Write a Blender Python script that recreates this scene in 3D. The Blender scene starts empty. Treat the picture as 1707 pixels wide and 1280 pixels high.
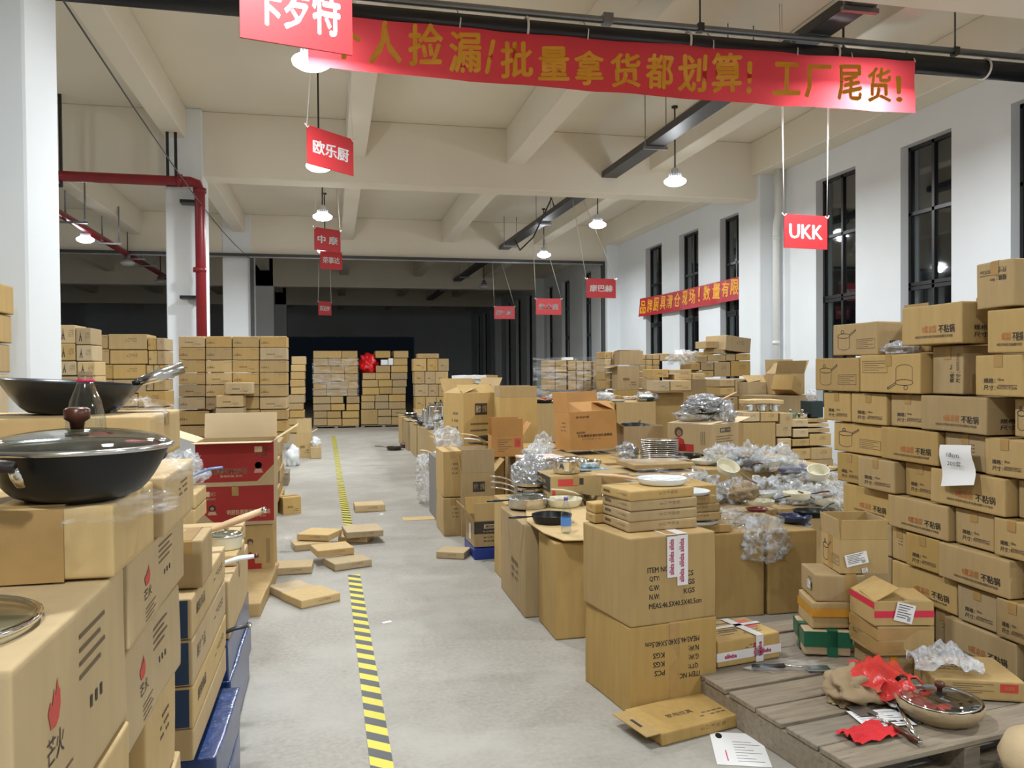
import bpy, math, random
from mathutils import Vector, Matrix, noise
import numpy as np
PI = math.pi
S = bpy.context.scene
C = S.collection
# ------------------------------------------------------------------ camera
F, CX, CY, H = 1350.0, 853.5, 640.0, 1.55
YAW, PITCH, ROLL = math.radians(12.4), math.radians(0.9), 0.008
fw = Vector((math.sin(YAW)*math.cos(PITCH), math.cos(YAW)*math.cos(PITCH), -math.sin(PITCH)))
rt0 = Vector((math.cos(YAW), -math.sin(YAW), 0)); up0 = rt0.cross(fw)
rt = math.cos(ROLL)*rt0 - math.sin(ROLL)*up0; up = math.sin(ROLL)*rt0 + math.cos(ROLL)*up0
cd = bpy.data.cameras.new('camera'); cam = bpy.data.objects.new('camera', cd); C.objects.link(cam)
cd.sensor_width = 36.0; cd.lens = 36.0*F/1707.0; cd.clip_start = 0.05; cd.clip_end = 200
cam.matrix_world = Matrix(((rt.x, up.x, -fw.x, 0), (rt.y, up.y, -fw.y, 0), (rt.z, up.z, -fw.z, H), (0, 0, 0, 1)))
S.camera = cam
# ------------------------------------------------------------------ world, light, exposure
W = bpy.data.worlds.new('night'); S.world = W; W.use_nodes = True
W.node_tree.nodes['Background'].inputs[0].default_value = (0.012, 0.016, 0.024, 1)
W.node_tree.nodes['Background'].inputs[1].default_value = 0.35
S.view_settings.view_transform = 'Standard'; S.view_settings.look = 'None'
S.view_settings.exposure = -0.45; S.view_settings.gamma = 1.0
S.view_settings.use_curve_mapping = False
LAMP_W = 155.0          # watts of each LED pendant
LAMP_COL = (0.92, 0.97, 1.0)
try:
    S.cycles.use_denoising = True; S.cycles.max_bounces = 8; S.cycles.diffuse_bounces = 4
    S.cycles.glossy_bounces = 3; S.cycles.transparent_max_bounces = 12; S.cycles.transmission_bounces = 4
    S.cycles.caustics_reflective = False; S.cycles.caustics_refractive = False; S.cycles.sample_clamp_indirect = 6.0
except Exception: pass
# ------------------------------------------------------------------ helpers: photo pixel -> place
def ray(x, y): return rt*((x-CX)/F) - up*((y-CY)/F) + fw
def atY(x, y, Y): d = ray(x, y); t = Y/d.y; return Vector((d.x*t, Y, H+d.z*t))
def atX(x, y, X): d = ray(x, y); t = X/d.x; return Vector((X, d.y*t, H+d.z*t))
def atZ(x, y, z=0.0): d = ray(x, y); t = (z-H)/d.z; return Vector((d.x*t, d.y*t, z))
# ------------------------------------------------------------------ materials
MATS = {}
def lin(c): return tuple(((v/255)/12.92 if v/255 <= .04045 else ((v/255+.055)/1.055)**2.4) for v in c)
def mat(name, col=(.5, .5, .5), rough=.6, metal=0.0, var=0.0, nscale=6.0, bump=0.0, bscale=40.0, spec=.5, rnd=0.0, emit=None, trans=0.0, coat=0.0, stretch=None, dirt=None):
    """A principled material: noise varies the colour by VAR, RND varies it from object to object."""
    if name in MATS: return MATS[name]
    m = bpy.data.materials.new(name); m.use_nodes = True; MATS[name] = m
    nt = m.node_tree; N = nt.nodes; L = nt.links; b = N['Principled BSDF']
    b.inputs['Roughness'].default_value = rough; b.inputs['Metallic'].default_value = metal
    b.inputs['Specular IOR Level'].default_value = spec; b.inputs['Base Color'].default_value = (*col, 1)
    b.inputs['Transmission Weight'].default_value = trans; b.inputs['Coat Weight'].default_value = coat
    m.diffuse_color = (*col, 1)
    if emit: b.inputs['Emission Color'].default_value = (*emit[0], 1); b.inputs['Emission Strength'].default_value = emit[1]
    if var or bump or rnd or dirt:
        tc = N.new('ShaderNodeTexCoord'); mp = N.new('ShaderNodeMapping'); L.new(tc.outputs['Object'], mp.inputs[0])
        if stretch: mp.inputs['Scale'].default_value = stretch
    src = None
    if var or rnd:
        mx = N.new('ShaderNodeHueSaturation'); mx.inputs['Color'].default_value = (*col, 1)
        no = N.new('ShaderNodeTexNoise'); no.inputs['Scale'].default_value = nscale; no.inputs['Detail'].default_value = 5; L.new(mp.outputs[0], no.inputs['Vector'])
        mr = N.new('ShaderNodeMapRange'); mr.inputs[1].default_value = .25; mr.inputs[2].default_value = .75; mr.inputs[3].default_value = 1-var; mr.inputs[4].default_value = 1+var; L.new(no.outputs[0], mr.inputs[0])
        last = mr.outputs[0]
        if rnd:
            oi = N.new('ShaderNodeObjectInfo'); r2 = N.new('ShaderNodeMapRange'); r2.inputs[3].default_value = 1-rnd; r2.inputs[4].default_value = 1+rnd; L.new(oi.outputs['Random'], r2.inputs[0])
            mu = N.new('ShaderNodeMath'); mu.operation = 'MULTIPLY'; L.new(last, mu.inputs[0]); L.new(r2.outputs[0], mu.inputs[1]); last = mu.outputs[0]
            r3 = N.new('ShaderNodeMapRange'); r3.inputs[3].default_value = .85; r3.inputs[4].default_value = 1.12; L.new(oi.outputs['Random'], r3.inputs[0]); L.new(r3.outputs[0], mx.inputs['Saturation'])
        L.new(last, mx.inputs['Value']); src = mx.outputs[0]
    if dirt:
        n2 = N.new('ShaderNodeTexNoise'); n2.inputs['Scale'].default_value = dirt[1]; n2.inputs['Detail'].default_value = 8; n2.inputs['Roughness'].default_value = .65; L.new(mp.outputs[0], n2.inputs['Vector'])
        rp = N.new('ShaderNodeValToRGB'); rp.color_ramp.elements[0].position = dirt[2]; rp.color_ramp.elements[1].position = dirt[3]; L.new(n2.outputs[0], rp.inputs[0])
        mi = N.new('ShaderNodeMix'); mi.data_type = 'RGBA'; L.new(rp.outputs[0], mi.inputs[0]); mi.inputs[7].default_value = (*dirt[0], 1)
        if src: L.new(src, mi.inputs[6])
        else: mi.inputs[6].default_value = (*col, 1)
        src = mi.outputs[2]
    if src: L.new(src, b.inputs['Base Color'])
    if bump:
        n3 = N.new('ShaderNodeTexNoise'); n3.inputs['Scale'].default_value = bscale; n3.inputs['Detail'].default_value = 4; L.new(mp.outputs[0], n3.inputs['Vector'])
        bp = N.new('ShaderNodeBump'); bp.inputs['Strength'].default_value = bump; bp.inputs['Distance'].default_value = .01; L.new(n3.outputs[0], bp.inputs['Height']); L.new(bp.outputs[0], b.inputs['Normal'])
    return m
def film(name, col, alpha_lo, alpha_hi, scale, rough=.12, bump=.6, metal=0.0, stretch=None, spec=.6, thr=(.3, .7), vor=False, vs=5.0):
    """Clear plastic: a crumpled glossy sheet, more or less see-through from fold to fold."""
    m = bpy.data.materials.new(name); m.use_nodes = True; MATS[name] = m; nt = m.node_tree; N = nt.nodes; L = nt.links; b = N['Principled BSDF']
    b.inputs['Base Color'].default_value = (*col, 1); b.inputs['Roughness'].default_value = rough; b.inputs['Metallic'].default_value = metal; b.inputs['Specular IOR Level'].default_value = spec
    tc = N.new('ShaderNodeTexCoord'); mp = N.new('ShaderNodeMapping'); L.new(tc.outputs['Object'], mp.inputs[0])
    if stretch: mp.inputs['Scale'].default_value = stretch
    no = N.new('ShaderNodeTexNoise'); no.inputs['Scale'].default_value = scale; no.inputs['Detail'].default_value = 4; no.inputs['Distortion'].default_value = 1.2; L.new(mp.outputs[0], no.inputs['Vector'])
    mr = N.new('ShaderNodeMapRange'); mr.inputs[1].default_value = thr[0]; mr.inputs[2].default_value = thr[1]; mr.inputs[3].default_value = alpha_lo; mr.inputs[4].default_value = alpha_hi; L.new(no.outputs[0], mr.inputs[0]); L.new(mr.outputs[0], b.inputs['Alpha'])
    if vor:
        vo = N.new('ShaderNodeTexVoronoi'); vo.inputs['Scale'].default_value = scale*vs; L.new(mp.outputs[0], vo.inputs['Vector']); hsrc = vo.outputs['Distance']
    else: hsrc = no.outputs[0]
    bp = N.new('ShaderNodeBump'); bp.inputs['Strength'].default_value = bump; bp.inputs['Distance'].default_value = .02; L.new(hsrc, bp.inputs['Height']); L.new(bp.outputs[0], b.inputs['Normal'])
    return m
kraft = mat('kraft_cardboard', (.435, .303, .138), .75, var=.07, nscale=3, stretch=(9, 9, 1), bump=.08, bscale=90, spec=.25, rnd=.13)
kraft_dark = mat('brown_cardboard', (.39, .265, .113), .75, var=.08, nscale=3, stretch=(9, 9, 1), bump=.08, bscale=90, spec=.25, rnd=.10)
kraft_light = mat('pale_cardboard', (.52, .385, .207), .75, var=.06, nscale=3, stretch=(7, 7, 1), bump=.06, bscale=90, spec=.25, rnd=.10)
kraft_cream = mat('cream_cardboard', (.70, .56, .36), .7, var=.05, nscale=4, spec=.25)
kraft_orange = mat('orange_cardboard', (.46, .235, .075), .7, var=.08, nscale=5, bump=.05, spec=.25)
red_card = mat('red_printed_card', (.36, .028, .026), .55, var=.08, nscale=5, spec=.3)
red_pale = mat('pink_printed_card', (.58, .16, .14), .6, var=.1)
blue_card = mat('navy_printed_card', (.018, .05, .12), .35, var=.1, spec=.5)
green_card = mat('green_tape', (.01, .11, .055), .35, var=.15, spec=.5)
amber_tape = mat('amber_tape', (.55, .26, .03), .3, var=.15, spec=.5)
tape_m = mat('brown_packing_tape', (.40, .25, .095), .22, var=.12, nscale=14, spec=.55)
tape_white = mat('white_packing_tape', (.72, .70, .70), .3, var=.06, spec=.5)
ink = mat('black_ink', (.035, .028, .022), .6)
ink_soft = mat('faded_brown_ink', (.15, .10, .055), .7)
ink_orange = mat('orange_ink', (.50, .17, .05), .6)
ink_red = mat('red_ink', (.55, .05, .04), .5)
ink_magenta = mat('magenta_ink', (.60, .05, .16), .5)
ink_gold = mat('gold_ink', (.75, .55, .34), .5)
paper = mat('white_paper', (.78, .78, .78), .7, var=.03)
paint = mat('white_wall_paint', (.765, .80, .825), .6, var=.03, nscale=1.2, bump=.03, bscale=60, spec=.25)
ceil_m = mat('cream_ceiling_paint', (.80, .745, .63), .8, var=.03, nscale=.7, spec=.15)
floor_m = mat('grey_concrete', (.315, .293, .255), .55, var=.16, nscale=42, bump=.12, bscale=50, spec=.35, dirt=((.385, .365, .325), 1.7, .42, .66))
black_metal = mat('black_metal', (.012, .012, .013), .35, spec=.5)
dark_metal = mat('dark_grey_metal', (.065, .066, .066), .45, metal=.3, var=.1)
grey_metal = mat('galvanised_metal', (.30, .31, .32), .4, metal=.7, var=.1)
steel = mat('brushed_steel', (.62, .61, .60), .2, metal=1.0, var=.05, nscale=20)
chrome = mat('polished_steel', (.75, .75, .75), .1, metal=1.0)
red_pipe = mat('red_pipe_paint', (.24, .012, .018), .35, var=.1, spec=.5)
pvc = mat('white_pvc', (.72, .72, .70), .4)
sign_red = mat('red_board', (.50, .03, .036), .5, var=.02)
white_ink = mat('white_lettering', (.88, .88, .88), .5)
yellow_ink = mat('yellow_lettering', (.80, .36, .02), .5)
string_m = mat('white_string', (.75, .72, .65), .7)
black_coat = mat('black_nonstick', (.009, .009, .010), .36, spec=.35, var=.1)
brown_coat = mat('brown_nonstick', (.05, .03, .025), .35)
cream_coat = mat('cream_ceramic', (.72, .68, .52), .25, spec=.5)
white_coat = mat('white_ceramic', (.75, .77, .78), .25, spec=.5)
wood_h = mat('light_wood_handle', (.60, .40, .22), .5, var=.12, nscale=8, stretch=(1, 8, 8))
brown_wood = mat('dark_brown_knob', (.085, .025, .012), .3, spec=.5)
black_plastic = mat('black_plastic', (.015, .015, .016), .4)
pallet_wood = mat('weathered_pallet_wood', (.25, .205, .15), .75, var=.22, nscale=3, stretch=(1.2, 14, 14), bump=.25, bscale=30, rnd=.12, dirt=((.10, .075, .05), 3.5, .55, .75))
blue_film = mat('blue_plastic', (.02, .05, .17), .25, var=.3, nscale=9, spec=.6, bump=.4, bscale=22)
blue_grey = mat('slate_plastic_handle', (.16, .20, .33), .4)
red_cloth = mat('red_cloth', (.58, .012, .018), .75, var=.12, bump=.2)
clear = film('clear_stretch_film', (.85, .87, .9), .02, .42, 3.0, rough=.12, bump=.5, stretch=(1, 1, 5), thr=(.45, .72))
crinkle = film('crumpled_clear_bag', (.72, .75, .78), .05, .62, 13.0, rough=.08, bump=1.0, spec=1.0, thr=(.38, .62), vor=True, vs=1.6)
bubble = film('bubble_wrap', (.75, .77, .82), .35, .85, 9.0, rough=.15, bump=.8, vor=True, spec=.8)
foil = film('silver_wrap', (.60, .62, .65), .45, .95, 9.0, rough=.18, bump=1.0, metal=.55, vor=True, vs=3.0)

red_bag = film('thin_red_bag', (.75, .05, .045), .62, .95, 6.0, rough=.25, bump=.7)
def glazing(name='window_glass', tint=(.75, .8, .8), ior=1.5):
    m = bpy.data.materials.new(name); m.use_nodes = True; N = m.node_tree.nodes; L = m.node_tree.links; N.clear()
    o = N.new('ShaderNodeOutputMaterial'); t = N.new('ShaderNodeBsdfTransparent'); g = N.new('ShaderNodeBsdfGlossy'); g.inputs['Roughness'].default_value = .03
    t.inputs[0].default_value = (*tint, 1); lw = N.new('ShaderNodeLayerWeight'); lw.inputs[0].default_value = .35; fr = N.new('ShaderNodeMapRange'); fr.inputs[1].default_value = .0; fr.inputs[2].default_value = 1.0; fr.inputs[3].default_value = .05*(ior-.5); fr.inputs[4].default_value = .30 if name == 'window_glass' else .55; L.new(lw.outputs['Facing'], fr.inputs[0]); mx = N.new('ShaderNodeMixShader')
    L.new(fr.outputs[0], mx.inputs[0]); L.new(t.outputs[0], mx.inputs[1]); L.new(g.outputs[0], mx.inputs[2]); L.new(mx.outputs[0], o.inputs[0]); return m
pane_m = glazing()
glass = glazing('clear_glass', (.90, .93, .92), 1.62)
def banner_mat():
    m = mat('red_banner_cloth', (.62, .02, .03), .5, var=.08, nscale=3); N = m.node_tree.nodes; L = m.node_tree.links; b = N['Principled BSDF']
    t = N.new('ShaderNodeBsdfTranslucent'); t.inputs[0].default_value = (.90, .10, .12, 1); mx = N.new('ShaderNodeMixShader'); mx.inputs[0].default_value = .5
    o = N['Material Output']; L.new(b.outputs[0], mx.inputs[1]); L.new(t.outputs[0], mx.inputs[2]); L.new(mx.outputs[0], o.inputs[0]); return m
banner_m = banner_mat()
def tape_mat():
    m = bpy.data.materials.new('black_yellow_floor_tape'); m.use_nodes = True; N = m.node_tree.nodes; L = m.node_tree.links; b = N['Principled BSDF']
    tc = N.new('ShaderNodeTexCoord'); sp = N.new('ShaderNodeSeparateXYZ'); L.new(tc.outputs['Object'], sp.inputs[0])
    sx = N.new('ShaderNodeMath'); sx.operation = 'MULTIPLY'; sx.inputs[1].default_value = .8; L.new(sp.outputs[0], sx.inputs[0])
    a = N.new('ShaderNodeMath'); a.operation = 'ADD'; L.new(sx.outputs[0], a.inputs[0]); L.new(sp.outputs[1], a.inputs[1])
    d = N.new('ShaderNodeMath'); d.operation = 'DIVIDE'; d.inputs[1].default_value = .155; L.new(a.outputs[0], d.inputs[0])
    f = N.new('ShaderNodeMath'); f.operation = 'FRACT'; L.new(d.outputs[0], f.inputs[0]); g = N.new('ShaderNodeMath'); g.operation = 'GREATER_THAN'; g.inputs[1].default_value = .5; L.new(f.outputs[0], g.inputs[0])
    mi = N.new('ShaderNodeMix'); mi.data_type = 'RGBA'; mi.inputs[6].default_value = (.62, .55, .03, 1); mi.inputs[7].default_value = (.045, .045, .05, 1); L.new(g.outputs[0], mi.inputs[0]); L.new(mi.outputs[2], b.inputs['Base Color']); b.inputs['Roughness'].default_value = .5
    return m
hazard = tape_mat()
# ------------------------------------------------------------------ helpers: mesh building
class MB:
    """Collects faces; build() links them as ONE mesh object."""
    def __init__(s): s.v = []; s.f = []; s.m = []; s.sm = []
    def add(s, vs, fs, mi=0, smooth=False, T=None):
        o = len(s.v); s.v += [tuple(T @ Vector(p)) if T else tuple(p) for p in vs]
        s.f += [tuple(i+o for i in f) for f in fs]; s.m += [mi]*len(fs); s.sm += [smooth]*len(fs); return s
    def box(s, x0, x1, y0, y1, z0, z1, mi=0, T=None):
        return s.add([(x0, y0, z0), (x1, y0, z0), (x1, y1, z0), (x0, y1, z0), (x0, y0, z1), (x1, y0, z1), (x1, y1, z1), (x0, y1, z1)],
                     [(0, 3, 2, 1), (4, 5, 6, 7), (0, 1, 5, 4), (1, 2, 6, 5), (2, 3, 7, 6), (3, 0, 4, 7)], mi, False, T)
    def cbox(s, x0, x1, y0, y1, z0, z1, c=.004, mi=0, T=None):
        """Box with chamfered edges."""
        c = min(c, (x1-x0)*.3, (y1-y0)*.3, (z1-z0)*.3); vs = []; ids = {}
        for i, X in enumerate((x0, x1)):
            for j, Y in enumerate((y0, y1)):
                for k, Z in enumerate((z0, z1)):
                    dx, dy, dz = (c, -c)[i], (c, -c)[j], (c, -c)[k]
                    for a, p in enumerate(((X, Y+dy, Z+dz), (X+dx, Y, Z+dz), (X+dx, Y+dy, Z))): ids[i, j, k, a] = len(vs); vs.append(p)
        fs = []
        def q(*k): fs.append(tuple(ids[t] for t in k))
        for i in (0, 1): q(*[(i, j, k, 0) for j, k in ((0, 0), (1, 0), (1, 1), (0, 1))][::(1 if i else -1)])
        for j in (0, 1): q(*[(i, j, k, 1) for i, k in ((0, 0), (1, 0), (1, 1), (0, 1))][::(-1 if j else 1)])
        for k in (0, 1): q(*[(i, j, k, 2) for i, j in ((0, 0), (1, 0), (1, 1), (0, 1))][::(1 if k else -1)])
        for i in (0, 1):
            for j in (0, 1): q(*[(i, j, 0, 0), (i, j, 1, 0), (i, j, 1, 1), (i, j, 0, 1)][::(1 if i != j else -1)])
        for i in (0, 1):
            for k in (0, 1): q(*[(i, 0, k, 0), (i, 1, k, 0), (i, 1, k, 2), (i, 0, k, 2)][::(1 if i == k else -1)])
        for j in (0, 1):
            for k in (0, 1): q(*[(0, j, k, 1), (1, j, k, 1), (1, j, k, 2), (0, j, k, 2)][::(-1 if j == k else 1)])
        for i in (0, 1):
            for j in (0, 1):
                for k in (0, 1): q(*[(i, j, k, 0), (i, j, k, 1), (i, j, k, 2)][::(1 if (i+j+k) % 2 else -1)])
        return s.add(vs, fs, mi, False, T)
    def lathe(s, prof, n=32, mi=0, T=None, sx=1.0, sy=1.0, cap=True):
        vs = []; fs = []
        for r, z in prof:
            for k in range(n): a = 2*PI*k/n; vs.append((r*math.cos(a)*sx, r*math.sin(a)*sy, z))
        for i in range(len(prof)-1):
            for k in range(n): k2 = (k+1) % n; fs.append((i*n+k, i*n+k2, (i+1)*n+k2, (i+1)*n+k))
        if cap:
            if prof[0][0] > 1e-5: fs.append(tuple(range(n))[::-1])
            if prof[-1][0] > 1e-5: fs.append(tuple(range((len(prof)-1)*n, len(prof)*n)))
        return s.add(vs, fs, mi, True, T)
    def tube(s, pts, r, n=8, mi=0, T=None, flat=1.0):
        """Round tube along points; r may be a list; FLAT squashes the section."""
        pts = [Vector(p) for p in pts]; R = r if isinstance(r, (list, tuple)) else [r]*len(pts); vs = []; fs = []; ref = None
        for i, p in enumerate(pts):
            d = (pts[min(i+1, len(pts)-1)]-pts[max(i-1, 0)]).normalized()
            if ref is None: ref = Vector((0, 0, 1)) if abs(d.z) < .9 else Vector((1, 0, 0))
            a = d.cross(ref).normalized(); b = a.cross(d).normalized(); ref = b
            for k in range(n): t = 2*PI*k/n; vs.append(p+a*math.cos(t)*R[i]+b*math.sin(t)*R[i]*flat)
        for i in range(len(pts)-1):
            for k in range(n): k2 = (k+1) % n; fs.append((i*n+k, i*n+k2, (i+1)*n+k2, (i+1)*n+k))
        fs += [tuple(range(n))[::-1], tuple(range((len(pts)-1)*n, len(pts)*n))]
        return s.add(vs, fs, mi, True, T)
    def build(s, name, mats, parent=None, M=None):
        me = bpy.data.meshes.new(name); me.from_pydata([tuple(p) for p in s.v], [], s.f)
        for mm in (mats if isinstance(mats, (list, tuple)) else [mats]): me.materials.append(mm)
        me.polygons.foreach_set('material_index', s.m); me.polygons.foreach_set('use_smooth', s.sm); me.update()
        o = bpy.data.objects.new(name, me); C.objects.link(o)
        if parent: o.parent = parent
        if M is not None: o.matrix_world = M
        return o
def tag(o, label=None, cat=None, group=None, kind=None):
    if label: o['label'] = label
    if cat: o['category'] = cat
    if group: o['group'] = group
    if kind: o['kind'] = kind
    return o
def empty(name, loc, rz=0, label=None, cat=None, group=None):
    o = bpy.data.objects.new(name, None); C.objects.link(o); o.location = loc; o.rotation_euler = (0, 0, rz); o.empty_display_size = .05
    return tag(o, label, cat, group)
def struct(mb, name, m, label=None): return tag(mb.build(name, m), label, None, None, 'structure')
def TR(loc, rz=0, rx=0, ry=0): return Matrix.Translation(loc) @ Matrix.Rotation(rz, 4, 'Z') @ Matrix.Rotation(rx, 4, 'X') @ Matrix.Rotation(ry, 4, 'Y')
# lettering: outlines of the built-in font, flat and centred, one unit high
TXT = {}
def text(body, bold=0.02, res=2):
    k = (body, bold)
    if k in TXT: return TXT[k]
    c = bpy.data.curves.new('t', 'FONT'); c.body = body; c.size = 1.0; c.resolution_u = res; c.align_x = 'CENTER'; c.align_y = 'CENTER'; c.space_line = .9
    o = bpy.data.objects.new('t', c); C.objects.link(o); dg = bpy.context.evaluated_depsgraph_get(); dg.update()
    me = o.to_mesh(); vs = [tuple(v.co) for v in me.vertices]; fs = [tuple(p.vertices) for p in me.polygons]; o.to_mesh_clear()
    bpy.data.objects.remove(o); bpy.data.curves.remove(c)
    if vs:
        xs = [v[0] for v in vs]; ys = [v[1] for v in vs]; cx = (min(xs)+max(xs))/2; cy = (min(ys)+max(ys))/2
        vs = [(x-cx, y-cy) for x, y, z in vs]
    V = []; Fc = []
    for dx, dy in (((-bold, 0), (bold, 0), (0, bold*.7), (0, -bold*.7)) if bold else ((0, 0),)):
        o = len(V); V += [(x+dx, y+dy) for x, y in vs]; Fc += [tuple(i+o for i in f) for f in fs]
    w = max(v[0] for v in V)-min(v[0] for v in V); h = max(v[1] for v in V)-min(v[1] for v in V)
    TXT[k] = (V, Fc, w, h); return TXT[k]
def put_text(mb, body, Fr, cu, cv, height, mi, bold=.02, width=None, rot=0.0, dep=None):
    """Lettering on a face frame Fr=(origin,u,v,n): centred at cu,cv, HEIGHT tall."""
    V, Fc, w, h = text(body, bold); k = height/h; kx = (width/w) if width else k; O, U, Vv, n = Fr; cr, sr = math.cos(rot), math.sin(rot)
    vs = []
    for i, (x, y) in enumerate(V):
        a, b = x*kx, y*k; a, b = a*cr-b*sr, a*sr+b*cr
        p = O+U*(cu+a)+Vv*(cv+b)+n*.0012
        vs.append(dep(p) if dep else p)
    mb.add(vs, Fc, mi); return mb
def put_rect(mb, Fr, u0, u1, v0, v1, mi, off=.001, dep=None):
    O, U, V, n = Fr; q = [O+U*a+V*b+n*off for a, b in ((u0, v0), (u1, v0), (u1, v1), (u0, v1))]
    mb.add([dep(p) for p in q] if dep else q, [(0, 1, 2, 3)], mi); return mb
# ------------------------------------------------------------------ the setting
ZS, ZB, ZL = 5.75, 4.70, 5.14        # slab, cross beams, long beams
struct(MB().box(-13, 8.3, -9, 48, -.2, 0), 'floor', floor_m, 'grey speckled concrete warehouse floor')
struct(MB().box(-13.3, 8.3, -9, 48, ZS, ZS+.2), 'ceiling', ceil_m, 'cream painted ceiling slab between the beams')
for yb in (-2.4, 5.8, 13.77, 22.42, 30.6, 38.8): struct(MB().cbox(-13, 8.0, yb, yb+.42, ZB, ZS, .012), 'beam', ceil_m, 'cream cross beam running to the window wall')
for xb, zb in ((-10.4, ZL), (-7.75, ZL), (-5.1, ZL), (-2.56, 5.27), (.24, ZL), (2.96, ZL), (5.6, ZL), (7.6, ZL)):
    struct(MB().cbox(xb, xb+.32 if xb < 7 else 8.0, -9, 48, zb, ZS, .012), 'beam', ceil_m, 'cream long beam running along the aisle')
# windows of the long wall, from the photo's window heads
def wy(x, y): return atX(x, y, 8.0).y
WIN = [(wy(b[0], b[1]), wy(a[0], a[1])) for a, b in (((1501, 247), (1586, 215)), ((1360, 305), (1426, 278)), ((1200, 367), (1237, 352)), ((1132, 390), (1164, 378)), ((1076, 410), (1103, 401)))]
WIN += [(7.25, 8.28), (5.05, 5.5), (3.0, 4.0), (.9, 1.9), (-1.2, -.2), (24.6, 25.5), (27.0, 28.0), (29.2, 30.1), (32.4, 33.4), (34.5, 35.5), (36.6, 37.6), (40.5, 41.5), (42.6, 43.6), (44.7, 45.7)]
WIN.sort(); WT, WS = 4.72, .9
w = MB(); y = -9.0
for a, b in WIN: w.box(8.0, 8.3, y, a, 0, ZS); w.box(8.0, 8.3, a, b, 0, WS); w.box(8.0, 8.3, a, b, WT, ZS); y = b
w.box(8.0, 8.3, y, 48, 0, ZS); struct(w, 'wall_right', paint, 'white plastered wall with tall narrow windows')
ztr = [atX(1218, 440, 8.15).z, atX(1218, 525, 8.15).z, atX(1218, 440, 8.15).z*2-WT-.05]
for i, (a, b) in enumerate(WIN):
    f = MB(); t = .05; x0, x1 = 8.13, 8.2; mid = (a+b)/2
    f.box(x0, x1, a, a+t, WS, WT); f.box(x0, x1, b-t, b, WS, WT); f.box(x0, x1, a, b, WT-t, WT); f.box(x0, x1, a, b, WS, WS+t); f.box(x0, x1, mid-.025, mid+.025, WS, WT)
    for z in sorted(set(round(q, 2) for q in ztr if WS < q < WT)): f.box(x0, x1, a, b, z-.025, z+.025)
    o = struct(f, 'window_%d' % (i+1), black_metal, 'tall narrow window with black metal frame')
    MB().box(8.16, 8.168, a+t, b-t, WS+t, WT-t).build('pane', pane_m, o)
struct(MB().box(-13.3, -13, -9, 48, 0, ZS), 'wall_left', paint, 'white wall beyond the left storage bay')
struct(MB().box(-13.3, 8.3, -9.3, -9, 0, ZS), 'wall_front', paint, 'white wall behind the viewer')
struct(MB().box(4.6, 8.3, 47.5, 48, 0, ZS).box(-13.3, -3.5, 47.5, 48, 0, ZS).box(-3.5, 4.6, 47.5, 48, 3.6, ZS), 'wall_back', paint, 'dim end wall of the unlit hall')
def pillar(x0, x1, y0, y1, label, m=paint): return struct(MB().cbox(x0, x1, y0, y1, 0, ZS, .015), 'pillar', m, label)
pillar(-2.5, -1.9, 5.72, 6.36, 'white square pillar close by the wok')
pillar(-2.56, -2.0, 13.65, 14.25, 'white chipped pillar carrying the red riser pipe')
pillar(-2.82, -2.1, 22.4, 23.0, 'white pillar at the far opening')
for yb in (30.6, 38.8): pillar(-2.82, -2.1, yb, yb+.6, 'white pillar in the unlit hall')
for yb in (-2.4, 5.7): pillar(7.68, 8.02, yb, yb+.6, 'white wall pier between windows')
pillar(7.7, 8.02, 13.65, 14.45, 'white wall pier beside the drain pipe')
for yb in (22.1, 30.5, 38.7): pillar(7.68, 8.02, yb, yb+.65, 'white wall pier at the far bay')
t1 = MB().box(-13, 7.7, 22.3, 22.4, 4.62, 4.70).box(-2.12, -2.02, 22.3, 22.4, 0, 4.62).box(7.58, 7.68, 22.3, 22.4, 0, 4.62); struct(t1, 'trim_1', dark_metal, 'dark metal frame round the far opening')
t2 = MB().box(-13, 7.6, 22.28, 22.3, 4.585, 4.62).box(-2.02, -1.985, 22.28, 22.3, 0, 4.6); struct(t2, 'trim_2', grey_metal, 'pale inner rail of the far opening')
# drain pipe on the window wall
d = MB(); px, py = 7.86, 13.35
d.tube([(px, py, 0), (px, py, 3.75), (px, py, 4.1), (px-.02, py-.12, 4.4), (px-.02, py-.12, 5.14)], .06, 12)
dp = empty('drain_pipe', (0, 0, 0), 0, 'white plastic drain pipe running down the window wall', 'pipe'); d.build('pipe', pvc, dp)
for z in (1.2, 2.0, 3.9): MB().tube([(px, py, z), (px, py, z+.06)], .07, 12).build('collar', pvc, dp)
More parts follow.
